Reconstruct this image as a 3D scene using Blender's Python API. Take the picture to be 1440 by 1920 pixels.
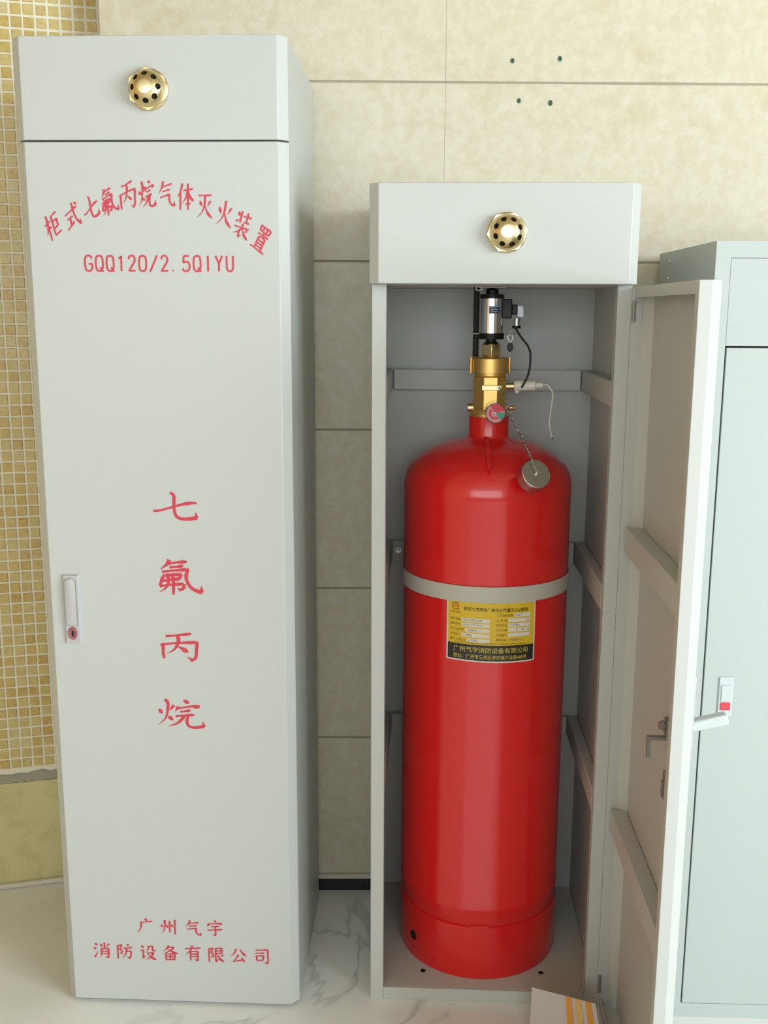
import bpy, bmesh, math, random
import numpy as np
from mathutils import Vector, Matrix

random.seed(7)
SC = bpy.context.scene
COL = SC.collection
for o in list(bpy.data.objects):
    bpy.data.objects.remove(o)

# ------------------------------------------------------------------ camera
CAM = np.array([-0.0215, -2.4898, 1.5160])
YAW, PITCH, ROLL, FPX = 0.01175, -0.19495, 0.00467, 1917.93
def _rot():
    cy, sy, cp, sp = math.cos(YAW), math.sin(YAW), math.cos(PITCH), math.sin(PITCH)
    f = np.array([sy*cp, cy*cp, sp]); r = np.array([cy, -sy, 0.0]); u = np.cross(r, f)
    c, s = math.cos(ROLL), math.sin(ROLL)
    return np.array([c*r + s*u, -s*r + c*u, f])
RC = _rot()
cd = bpy.data.cameras.new('camera')
cd.sensor_fit = 'HORIZONTAL'; cd.sensor_width = 36.0; cd.lens = FPX/1440*36
cd.clip_start = 0.05; cd.clip_end = 60
cam = bpy.data.objects.new('camera', cd); COL.objects.link(cam)
m = np.eye(4); m[:3, 0] = RC[0]; m[:3, 1] = RC[1]; m[:3, 2] = -RC[2]; m[:3, 3] = CAM
cam.matrix_world = Matrix(m.tolist())
SC.camera = cam

# ------------------------------------------------------------------ world, light, exposure
world = bpy.data.worlds.new('world'); SC.world = world
world.use_nodes = True
bg = world.node_tree.nodes['Background']
bg.inputs['Color'].default_value = (0.80, 0.90, 1.0, 1)
bg.inputs['Strength'].default_value = 1.0

def area(name, loc, aim, sx, sy, power, col):
    ld = bpy.data.lights.new(name, 'AREA'); ld.shape = 'RECTANGLE'; ld.size = sx; ld.size_y = sy
    ld.energy = power; ld.color = col
    o = bpy.data.objects.new(name, ld); COL.objects.link(o)
    o.location = loc
    o.rotation_euler = (Vector(aim) - Vector(loc)).to_track_quat('-Z', 'Y').to_euler()
    return o
# daylight entering through the window in the right-hand wall, and the window behind the viewer
area('daylight_side', (3.98, -3.95, 1.80), (0.0, -3.95, 1.80), 3.3, 2.1, 298, (0.81, 0.935, 1.0))
area('daylight_front', (-0.6, -5.97, 2.00), (-0.6, 0.0, 1.90), 4.4, 1.6, 68, (0.86, 0.95, 1.0))

vs = SC.view_settings
vs.view_transform = 'Standard'; vs.look = 'None'; vs.gamma = 1.0; vs.use_curve_mapping = False
vs.exposure = 0.31

# ------------------------------------------------------------------ materials
def srgb(r, g, b):
    f = lambda c: (c/255/12.92) if c/255 <= 0.04045 else ((c/255+0.055)/1.055)**2.4
    return (f(r), f(g), f(b), 1.0)
def dim(r, g, b, k=0.775):
    c = srgb(r, g, b); return (c[0]*k, c[1]*k, c[2]*k, 1.0)
def mat(name, col, rough=0.5, metal=0.0, bump=0.0, bscale=400.0, spec=0.5, coat=0.0):
    M = bpy.data.materials.new(name); M.use_nodes = True
    nt = M.node_tree; b = nt.nodes['Principled BSDF']
    b.inputs['Base Color'].default_value = col; b.inputs['Roughness'].default_value = rough
    b.inputs['Metallic'].default_value = metal; b.inputs['Specular IOR Level'].default_value = spec
    b.inputs['Coat Weight'].default_value = coat; b.inputs['Coat Roughness'].default_value = 0.08
    if bump > 0:
        tc = nt.nodes.new('ShaderNodeTexCoord'); nz = nt.nodes.new('ShaderNodeTexNoise')
        nz.inputs['Scale'].default_value = bscale; nz.inputs['Detail'].default_value = 3
        bp = nt.nodes.new('ShaderNodeBump'); bp.inputs['Strength'].default_value = bump; bp.inputs['Distance'].default_value = 0.001
        nt.links.new(tc.outputs['Object'], nz.inputs['Vector']); nt.links.new(nz.outputs['Fac'], bp.inputs['Height'])
        nt.links.new(bp.outputs['Normal'], b.inputs['Normal'])
    return M
def ramp(nt, fac, stops):
    r = nt.nodes.new('ShaderNodeValToRGB')
    els = r.color_ramp.elements
    while len(els) < len(stops): els.new(0.5)
    for e, (p, c) in zip(els, stops): e.position = p; e.color = c
    nt.links.new(fac, r.inputs['Fac'])
    return r
def mixc(nt, fac, a, b):
    mx = nt.nodes.new('ShaderNodeMix'); mx.data_type = 'RGBA'
    if isinstance(fac, float): mx.inputs[0].default_value = fac
    else: nt.links.new(fac, mx.inputs[0])
    for s, v in ((6, a), (7, b)):
        if isinstance(v, tuple): mx.inputs[s].default_value = v
        else: nt.links.new(v, mx.inputs[s])
    return mx.outputs[2]
def noise(nt, vec, scale, detail=4, dist=0.0, rough=0.5):
    n = nt.nodes.new('ShaderNodeTexNoise'); n.inputs['Scale'].default_value = scale
    n.inputs['Detail'].default_value = detail; n.inputs['Distortion'].default_value = dist
    n.inputs['Roughness'].default_value = rough
    nt.links.new(vec, n.inputs['Vector']); return n.outputs['Fac']

M = {}
M['grey_paint'] = mat('grey_powder_paint', dim(208, 209, 204), 0.42, bump=0.12, bscale=900)
M['pale_paint'] = mat('pale_green_paint', dim(197, 203, 199), 0.38, bump=0.10, bscale=900)
M['lock_grey'] = mat('lock_plastic_grey', dim(200, 197, 198), 0.32)
M['lock_white'] = mat('lock_plastic_white', dim(214, 220, 220), 0.30)
M['red_paint'] = mat('red_tank_paint', srgb(214, 26, 26), 0.26, bump=0.05, bscale=60, coat=0.35)
M['letter_red'] = mat('red_lettering', srgb(198, 52, 70), 0.5)
M['lock_red'] = mat('red_plastic', srgb(205, 62, 70), 0.35)
M['key_red'] = mat('dull_red_keyhole', srgb(150, 84, 92), 0.3)
M['brass'] = mat('brass', srgb(224, 204, 156), 0.27, 1.0)
M['brass_satin'] = mat('satin_brass', srgb(236, 196, 118), 0.40, 0.92)
M['steel'] = mat('brushed_steel', srgb(190, 188, 182), 0.30, 1.0)
M['chrome'] = mat('chrome', srgb(225, 225, 228), 0.12, 1.0)
M['black'] = mat('black_plastic', srgb(14, 14, 15), 0.42, spec=0.3)
M['zinc'] = mat('dull_zinc', srgb(150, 148, 142), 0.5, 0.6)
M['hose_dark'] = mat('dark_braid', srgb(64, 62, 60), 0.5, 0.5)
M['hole'] = mat('hole_black', srgb(6, 6, 6), 0.9)
M['strap'] = mat('strap_grey', dim(206, 202, 190), 0.5)
M['white_plastic'] = mat('white_plastic', srgb(214, 212, 198), 0.4)
M['blue_sticker'] = mat('dark_blue_sticker', srgb(40, 55, 80), 0.4)
M['sticker_blue'] = mat('light_blue_print', srgb(90, 140, 190), 0.4)
M['gauge_face'] = mat('gauge_pink', dim(226, 170, 176), 0.4)
M['gauge_red'] = mat('gauge_red', srgb(205, 62, 80), 0.4)
M['gauge_green'] = mat('gauge_green', srgb(70, 150, 125), 0.4)
M['white_paper'] = mat('white_paper', dim(238, 232, 226), 0.5)
M['label_yellow'] = mat('label_yellow', dim(240, 200, 40), 0.4)
M['label_black'] = mat('label_black', srgb(36, 32, 30), 0.4)
M['label_print'] = mat('label_print', srgb(98, 76, 30), 0.5)
M['label_dark'] = mat('label_dark_print', srgb(60, 50, 24), 0.5)
M['label_grey'] = mat('label_grey_print', srgb(120, 116, 120), 0.5)
M['label_gold'] = mat('label_gold_print', srgb(190, 170, 70), 0.5)
M['logo_red'] = mat('logo_red', srgb(176, 70, 40), 0.5)
M['card_white'] = mat('card_white', dim(214, 200, 196), 0.6)
M['tape_orange'] = mat('tape_orange', srgb(216, 140, 50), 0.5)
M['tape_tan'] = mat('tape_tan', srgb(206, 166, 98), 0.5)
M['plug_green'] = mat('plug_green', srgb(60, 100, 82), 0.6)
M['skirting_black'] = mat('skirting_black', srgb(14, 16, 24), 0.12)
M['skirting_white'] = mat('skirting_white', srgb(206, 200, 184), 0.25)
M['plaster'] = mat('rough_plaster', dim(176, 172, 150), 0.9, bump=0.6, bscale=60)
M['ceiling'] = mat('ceiling_paint', srgb(178, 166, 142), 0.9)
M['room_wall'] = mat('room_wall_paint', srgb(116, 94, 66), 0.9)
M['side_wall'] = mat('sand_wall_paint', srgb(202, 172, 128), 0.9)
M['glass'] = mat('clear_plastic', srgb(225, 228, 230), 0.08)
M['glass'].node_tree.nodes['Principled BSDF'].inputs['Transmission Weight'].default_value = 0.9

def floor_mat():
    A = bpy.data.materials.new('white_marble'); A.use_nodes = True; nt = A.node_tree
    b = nt.nodes['Principled BSDF']; tc = nt.nodes.new('ShaderNodeTexCoord'); v = tc.outputs['Object']
    base = ramp(nt, noise(nt, v, 2.2, 5, 0.6), [(0.3, srgb(216, 216, 212)), (0.7, srgb(231, 231, 228))]).outputs[0]
    w = nt.nodes.new('ShaderNodeTexNoise'); w.inputs['Scale'].default_value = 1.3; w.inputs['Detail'].default_value = 5
    w.inputs['Distortion'].default_value = 1.4
    nt.links.new(v, w.inputs['Vector'])
    ma = nt.nodes.new('ShaderNodeMath'); ma.operation = 'SUBTRACT'; ma.inputs[1].default_value = 0.5
    nt.links.new(w.outputs['Fac'], ma.inputs[0])
    ab = nt.nodes.new('ShaderNodeMath'); ab.operation = 'ABSOLUTE'; nt.links.new(ma.outputs[0], ab.inputs[0])
    vein = ramp(nt, ab.outputs[0], [(0.0, (1, 1, 1, 1)), (0.012, (0, 0, 0, 1))]).outputs[0]
    patch = ramp(nt, noise(nt, v, 1.1, 2), [(0.45, (0, 0, 0, 1)), (0.62, (0.55, 0.55, 0.55, 1))]).outputs[0]
    mu = nt.nodes.new('ShaderNodeMath'); mu.operation = 'MULTIPLY'
    nt.links.new(vein, mu.inputs[0]); nt.links.new(patch, mu.inputs[1])
    nt.links.new(mixc(nt, mu.outputs[0], base, srgb(150, 150, 146)), b.inputs['Base Color'])
    b.inputs['Roughness'].default_value = 0.22
    return A
M['floor'] = floor_mat()

def walltile_mat():
    A = bpy.data.materials.new('cream_stone_tile'); A.use_nodes = True; nt = A.node_tree
    b = nt.nodes['Principled BSDF']; tc = nt.nodes.new('ShaderNodeTexCoord')
    oi = nt.nodes.new('ShaderNodeObjectInfo'); geo = nt.nodes.new('ShaderNodeNewGeometry'); v = geo.outputs['Position']
    a = noise(nt, v, 9, 6, 0.9, 0.6); c = noise(nt, v, 38, 4, 0.5, 0.6)
    c1 = ramp(nt, a, [(0.3, dim(226, 215, 186)), (0.5, dim(233, 224, 199)), (0.72, dim(221, 207, 173))]).outputs[0]
    c2 = ramp(nt, c, [(0.42, dim(216, 202, 170)), (0.6, dim(239, 232, 212))]).outputs[0]
    nt.links.new(mixc(nt, 0.30, c1, c2), b.inputs['Base Color'])
    b.inputs['Roughness'].default_value = 0.36
    return A
M['wall_tile'] = walltile_mat()
M['grout'] = mat('grout_grey', dim(184, 176, 154), 0.9)
M['mosaic_grout'] = mat('mosaic_grout', dim(250, 245, 222), 0.9, bump=0.2, bscale=300)

def mosaic_mat(name, island):
    A = bpy.data.materials.new(name); A.use_nodes = True; nt = A.node_tree
    b = nt.nodes['Principled BSDF']; geo = nt.nodes.new('ShaderNodeNewGeometry')
    oi = nt.nodes.new('ShaderNodeObjectInfo')
    fac = geo.outputs['Random Per Island'] if island else oi.outputs['Random']
    c = ramp(nt, fac, [(0.0, dim(216, 190, 118)), (0.3, dim(224, 202, 134)), (0.6, dim(218, 184, 94)), (0.85, dim(202, 162, 72)), (1.0, dim(230, 214, 160))]).outputs[0]
    n = noise(nt, geo.outputs['Position'], 70, 5, 1.0, 0.6)
    st = ramp(nt, n, [(0.35, dim(190, 150, 66)), (0.55, dim(228, 206, 138))]).outputs[0]
    nt.links.new(mixc(nt, 0.35, c, st), b.inputs['Base Color'])
    b.inputs['Roughness'].default_value = 0.35
    return A
M['mosaic'] = mosaic_mat('gold_mosaic', False)
M['mosaic_field'] = mosaic_mat('gold_mosaic_field', True)

def plinth_mat():
    A = bpy.data.materials.new('yellowed_paint'); A.use_nodes = True; nt = A.node_tree
    b = nt.nodes['Principled BSDF']; geo = nt.nodes.new('ShaderNodeNewGeometry')
    n = noise(nt, geo.outputs['Position'], 14, 5, 1.0, 0.6)
    c = ramp(nt, n, [(0.25, dim(206, 194, 140)), (0.5, dim(226, 216, 160)), (0.8, dim(230, 222, 172))]).outputs[0]
    nt.links.new(c, b.inputs['Base Color']); b.inputs['Roughness'].default_value = 0.7
    return A
M['plinth'] = plinth_mat()

# ------------------------------------------------------------------ mesh helpers
class MB:
    def __init__(s): s.v = []; s.f = []
    def add(s, vs, fs):
        n = len(s.v); s.v += [tuple(float(c) for c in p) for p in vs]; s.f += [tuple(i+n for i in f) for f in fs]; return s
    def box(s, x0, x1, y0, y1, z0, z1):
        vs = [(x, y, z) for z in (z0, z1) for y in (y0, y1) for x in (x0, x1)]
        return s.add(vs, [(0, 2, 3, 1), (4, 5, 7, 6), (0, 1, 5, 4), (2, 6, 7, 3), (0, 4, 6, 2), (1, 3, 7, 5)])
    def prism(s, poly, z0, z1):                 # poly counter-clockwise in xy
        n = len(poly)
        vs = [(x, y, z0) for x, y in poly] + [(x, y, z1) for x, y in poly]
        fs = [tuple(range(n))[::-1], tuple(range(n, 2*n))] + [(i, (i+1) % n, n+(i+1) % n, n+i) for i in range(n)]
        return s.add(vs, fs)
    def xform(s, M4, start=0):
        s.v[start:] = [tuple(M4 @ Vector(p)) for p in s.v[start:]]; return s
    def lathe(s, prof, seg=48, a0=0.0, a1=2*math.pi):   # prof = [(r, z)], about z
        full = abs(a1-a0-2*math.pi) < 1e-6
        k = seg if full else seg+1
        vs = []
        for r, z in prof:
            for i in range(k):
                a = a0+(a1-a0)*i/seg; vs.append((r*math.cos(a), r*math.sin(a), z))
        fs = []
        for j in range(len(prof)-1):
            for i in range(seg):
                i2 = (i+1) % k if full else i+1
                fs.append((j*k+i, j*k+i2, (j+1)*k+i2, (j+1)*k+i))
        if full:
            if prof[0][0] > 1e-6: fs.append(tuple(range(k))[::-1])
            if prof[-1][0] > 1e-6: fs.append(tuple((len(prof)-1)*k+i for i in range(k)))
        return s.add(vs, fs)
    def cyl(s, p, q, r, seg=24, r2=None):
        p, q = Vector(p), Vector(q); st = len(s.v)
        L = (q-p).length; s.lathe([(r, 0), (r if r2 is None else r2, L)], seg)
        R = (q-p).to_track_quat('Z', 'Y').to_matrix().to_4x4()
        return s.xform(Matrix.Translation(p) @ R, st)
    def tube(s, pts, r, seg=10, closed=False):
        pts = [Vector(p) for p in pts]; n = len(pts); st = len(s.v); vs = []; fs = []
        prev = None
        for i, p in enumerate(pts):
            if closed: t = pts[(i+1) % n]-pts[i-1]
            else: t = pts[min(i+1, n-1)]-pts[max(i-1, 0)]
            t.normalize()
            a = prev if prev is not None else (Vector((0, 0, 1)) if abs(t.z) < 0.9 else Vector((1, 0, 0)))
            a = (a-t*a.dot(t)).normalized(); prev = a; bb = t.cross(a)
            for k in range(seg):
                an = 2*math.pi*k/seg; vs.append(p+r*(math.cos(an)*a+math.sin(an)*bb))
        for i in range(n if closed else n-1):
            j = (i+1) % n
            for k in range(seg):
                k2 = (k+1) % seg; fs.append((i*seg+k, i*seg+k2, j*seg+k2, j*seg+k))
        if not closed: fs += [tuple(range(seg))[::-1], tuple((n-1)*seg+k for k in range(seg))]
        return s.add(vs, fs)
    def mesh(s, name):
        me = bpy.data.meshes.new(name); me.from_pydata(s.v, [], s.f); me.validate(); me.update(); return me
    def build(s, name, material, parent=None, bevel=0.0, bseg=2, smooth=35):
        me = s.mesh(name)
        bm = bmesh.new(); bm.from_mesh(me); bmesh.ops.recalc_face_normals(bm, faces=bm.faces); bm.to_mesh(me); bm.free()
        return link(name, me, material, parent, bevel, bseg, smooth)
def link(name, me, material, parent=None, bevel=0.0, bseg=2, smooth=35):
    if material is not None:
        me.materials.clear(); me.materials.append(M[material])
    if smooth:
        me.polygons.foreach_set('use_smooth', [True]*len(me.polygons)); me.set_sharp_from_angle(angle=math.radians(smooth))
    o = bpy.data.objects.new(name, me); COL.objects.link(o)
    if parent is not None: o.parent = parent
    if bevel:
        b = o.modifiers.new('bevel', 'BEVEL'); b.width = bevel; b.segments = bseg; b.limit_method = 'ANGLE'; b.angle_limit = math.radians(30)
    return o
def empty(name, loc, rz=0.0):
    o = bpy.data.objects.new(name, None); COL.objects.link(o); o.location = loc; o.rotation_euler = (0, 0, rz)
    o.empty_display_size = 0.1; return o
def tag(o, label, cat, group=None):
    o['label'] = label; o['category'] = cat
    if group: o['group'] = group
    return o
def struct(o, label=None, cat=None):
    o['kind'] = 'structure'
    if label: o['label'] = label
    if cat: o['category'] = cat
    return o
def smoothpath(pts, n=8):
    P = [Vector(p) for p in pts]; out = []
    for i in range(len(P)-1):
        p0 = P[max(i-1, 0)]; p1 = P[i]; p2 = P[i+1]; p3 = P[min(i+2, len(P)-1)]
        for k in range(n):
            t = k/n
            out.append(0.5*((2*p1)+(p2-p0)*t+(2*p0-5*p1+4*p2-p3)*t*t+(3*p1-p0-3*p2+p3)*t**3))
    out.append(P[-1]); return out
# survey helper: turn a measured picture point into a point on a known plane of a cabinet
CABS = {'L': (-0.69863, -0.45175, -0.05371), 'O': (-0.0291, -0.48543, -0.05519), 'R': (0.62574, -0.5107, -0.04393)}
def local(k, P):
    x, y, r = CABS[k]; dx, dy = P[0]-x, P[1]-y; c, s = math.cos(r), math.sin(r)
    return np.array([c*dx+s*dy, -s*dx+c*dy, P[2]])
def _ray(k, u, v):
    r = np.array([(u-720)/FPX, (960-v)/FPX, 1.0]) @ RC
    a = local(k, CAM); return a, local(k, CAM+r)-a
def onY(k, u, v, ly): a, d = _ray(k, u, v); return Vector(a+d*((ly-a[1])/d[1]))
def onX(k, u, v, lx): a, d = _ray(k, u, v); return Vector(a+d*((lx-a[0])/d[0]))

# ------------------------------------------------------------------ room
ROOM_X0, ROOM_X1, ROOM_Y0, ROOM_H = -3.2, 4.0, -6.0, 3.1
fl = MB().box(ROOM_X0, ROOM_X1+0.2, ROOM_Y0-0.2, 0.7, -0.08, 0.0).build('floor', 'floor', smooth=0)
struct(fl, 'white marble floor with thin grey veins', 'floor')
ce = MB().box(ROOM_X0, ROOM_X1+0.2, ROOM_Y0-0.2, 0.7, ROOM_H, ROOM_H+0.08).build('ceiling', 'ceiling', smooth=0)
struct(ce, 'plain pale ceiling', 'ceiling')

XE = -0.641
ALPHA = math.radians(13.6)
wb = MB().box(XE, ROOM_X1+0.2, 0.0028, 0.14, 0.0, ROOM_H).build('wall_back', 'grout', smooth=0)
struct(wb, 'cream stone tiled wall behind the cabinets', 'wall')
TW, TH, GJ = 0.8, 0.4, 0.0048
row_edges = [2.029+0.4*k for k in (2, 1, 0, -1, -2, -3, -4)] + [0.030]
row_edges[0] = min(row_edges[0], ROOM_H-0.01)
tile_cache = {}
xs = [XE] + [0.144+TW*k for k in range(0, 6)]
xs = [x for x in xs if x < ROOM_X1] + [ROOM_X1]
for zt, zb in zip(row_edges[:-1], row_edges[1:]):
    for x0, x1 in zip(xs[:-1], xs[1:]):
        w = x1-x0-0.0003; h = zt-zb-GJ
        key = (round(w, 4), round(h, 4))
        if key not in tile_cache:
            me = MB().box(0, w, 0, 0.010, 0, h).mesh('tile')
            bm = bmesh.new(); bm.from_mesh(me)
            bmesh.ops.bevel(bm, geom=[e for e in bm.edges if all(v.co.y < 1e-6 for v in e.verts)], offset=0.0006, segments=1, affect='EDGES')
            bmesh.ops.recalc_face_normals(bm, faces=bm.faces); bm.to_mesh(me); bm.free()
            me.materials.append(M['wall_tile']); tile_cache[key] = me
        t = bpy.data.objects.new('tile', tile_cache[key]); COL.objects.link(t); t.parent = wb
        t.location = (x0+0.00015, random.uniform(-0.0003, 0.0002), zb+GJ/2)
for (x, z, r) in ((0.2967, 2.0761, 0.0038), (0.4052, 2.0814, 0.0040), (0.3140, 1.9899, 0.0038), (0.3867, 1.9857, 0.0042)):
    q = MB().lathe([(r*1.25, 0), (r, 0.0022), (r*0.55, 0.0024), (r*0.5, 0.0005), (0, 0.0005)], 10)
    q.xform(Matrix.Translation((x, -0.0002, z)) @ Matrix.Rotation(math.pi/2, 4, 'X') @ Matrix.Diagonal((1, 1.25, 1, 1)))
    q.build('wall_plug', 'plug_green', wb)
# skirting
sk = MB().box(XE, ROOM_X1, -0.012, 0.006, 0.0, 0.0335).build('baseboard_back', 'skirting_black', bevel=0.001)
struct(sk, 'glossy black skirting along the tiled wall', 'skirting')
MB().box(XE, ROOM_X1, -0.0135, 0.006, 0.0335, 0.0455).build('top_strip', 'skirting_white', sk, bevel=0.0015)

# angled wall with mosaic at the left
def lw(s, off, z):       # s = distance along the wall from x=-0.85, off = in front (+) of it
    return Vector((-0.85+s*math.cos(ALPHA)+off*math.sin(ALPHA), 0.045+s*math.sin(ALPHA)-off*math.cos(ALPHA), z))
WL_M = Matrix.Translation((-0.85, 0.045, 0)) @ Matrix.Rotation(ALPHA, 4, 'Z')
S0, S1 = -2.3, 0.30
wl = MB().box(S0, S1, 0.0012, 0.14, 0.0, ROOM_H).build('wall_left', 'mosaic_grout', smooth=0)
wl.matrix_world = WL_M
struct(wl, 'angled wall at the left, gold mosaic above a yellowed plinth', 'wall')
PITCH_M = 0.02795; TS = 0.0234
Z_TOP_GRID = 2.177
MOS_BOTTOM = 0.318
me_t = MB().box(-TS/2, TS/2, -0.0005, 0.004, -TS/2, TS/2).mesh('mosaic_tile')
bm = bmesh.new(); bm.from_mesh(me_t)
bmesh.ops.bevel(bm, geom=[e for e in bm.edges if all(v.co.y < 0 for v in e.verts)], offset=0.0012, segments=1, affect='EDGES')
bmesh.ops.recalc_face_normals(bm, faces=bm.faces); bm.to_mesh(me_t); bm.free(); me_t.materials.append(M['mosaic'])
C0 = -0.27*PITCH_M
def topx(P):
    q = RC @ (np.array(P)-CAM); return 720+FPX*q[0]/q[2], 960-FPX*q[1]/q[2]
def cab_left_edge(v): return 22+(v-72)*(134-22)/(1873-72)
cand = []
for i in range(-80, 10):
    s = C0+(i+0.5)*PITCH_M
    if s-TS/2 < S0 or s+TS/2 > S1: continue
    for j in range(-34, 70):
        z = Z_TOP_GRID-(j+0.5)*PITCH_M
        if z+TS/2 > ROOM_H-0.01 or z < MOS_BOTTOM+0.002: continue
        u, v = topx(lw(s, 0, z))
        vis = -14 < u < 200 and -14 < v < 1500 and (v < 84 or u < cab_left_edge(v)+14)
        cand.append((vis, s, z))
vis = [c for c in cand if c[0]][:300]
for _, s, z in vis:
    o = bpy.data.objects.new('mosaic_tile', me_t); COL.objects.link(o); o.parent = wl
    o.location = (s+random.uniform(-.0004, .0004), random.uniform(-.0004, .0004), z+random.uniform(-.0004, .0004))
    o.rotation_euler = (random.uniform(-.012, .012), random.uniform(-.012, .012), random.uniform(-.012, .012))
seen = set((round(s, 5), round(z, 5)) for _, s, z in vis)
fb = MB()
for _, s, z in cand:
    if (round(s, 5), round(z, 5)) not in seen:
        h = TS/2; fb.add([(s-h, 0.004, z-h), (s+h, 0.004, z-h), (s+h, 0.004, z+h), (s-h, 0.004, z+h), (s-h+.001, -.0004, z-h+.001), (s+h-.001, -.0004, z-h+.001), (s+h-.001, -.0004, z+h-.001), (s-h+.001, -.0004, z+h-.001)],
                         [(4, 5, 6, 7), (0, 1, 5, 4), (1, 2, 6, 5), (2, 3, 7, 6), (3, 0, 4, 7)])
fo = fb.build('mosaic_field', 'mosaic_field', wl, smooth=0); fo['kind'] = 'stuff'
# ragged plaster edge under the mosaic, then painted plinth, then floor strip
pl = MB(); N = 130
top = [MOS_BOTTOM+0.003+random.uniform(-0.004, 0.006) for _ in range(N+1)]
bot = [MOS_BOTTOM-0.026+random.uniform(-0.003, 0.003) for _ in range(N+1)]
vsl = []
for i in range(N+1):
    s = S0+(S1-S0)*i/N
    vsl += [(s, 0.004, top[i]), (s, -0.0030, top[i]-0.003), (s, -0.0035, bot[i]+0.004), (s, 0.004, bot[i])]
pl.add(vsl, [(4*i+k, 4*i+k+1, 4*i+5+k, 4*i+4+k) for i in range(N) for k in range(3)])
pl.build('plaster_edge', 'plaster', wl, smooth=60)
MB().box(S0, S1, -0.004, 0.006, 0.0, MOS_BOTTOM-0.024).build('painted_plinth', 'plinth', wl, smooth=0)
bs = MB().box(S0, S1, -0.018, -0.004, 0.0, 0.014).build('baseboard_left', 'skirting_white', bevel=0.004, bseg=3)
bs.matrix_world = WL_M
struct(bs, 'slim shiny white strip along the foot of the angled wall', 'skirting')

# walls of the room outside the frame, with the window openings the daylight comes through
wr = MB()
wr.box(ROOM_X1, ROOM_X1+0.15, ROOM_Y0, -5.62, 0, ROOM_H); wr.box(ROOM_X1, ROOM_X1+0.15, -2.28, 0.006, 0, ROOM_H)
wr.box(ROOM_X1, ROOM_X1+0.15, -5.62, -2.28, 0, 0.72); wr.box(ROOM_X1, ROOM_X1+0.15, -5.62, -2.28, 2.88, ROOM_H)
struct(wr.build('wall_right', 'room_wall', smooth=0), 'brown wall with a wide window opening', 'wall')
wf = MB()
wf.box(ROOM_X0, -2.83, ROOM_Y0-0.15, ROOM_Y0, 0, ROOM_H); wf.box(1.63, ROOM_X1, ROOM_Y0-0.15, ROOM_Y0, 0, ROOM_H)
wf.box(-2.83, 1.63, ROOM_Y0-0.15, ROOM_Y0, 0, 1.17); wf.box(-2.83, 1.63, ROOM_Y0-0.15, ROOM_Y0, 2.83, ROOM_H)
struct(wf.build('wall_front', 'room_wall', smooth=0), 'brown wall with a window opening, behind the viewer', 'wall')
we = MB().box(ROOM_X0-0.1, ROOM_X0, ROOM_Y0, 0.0, 0, ROOM_H).build('wall_side', 'side_wall', smooth=0)
struct(we, 'plain sand coloured wall at the far left', 'wall')

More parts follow.
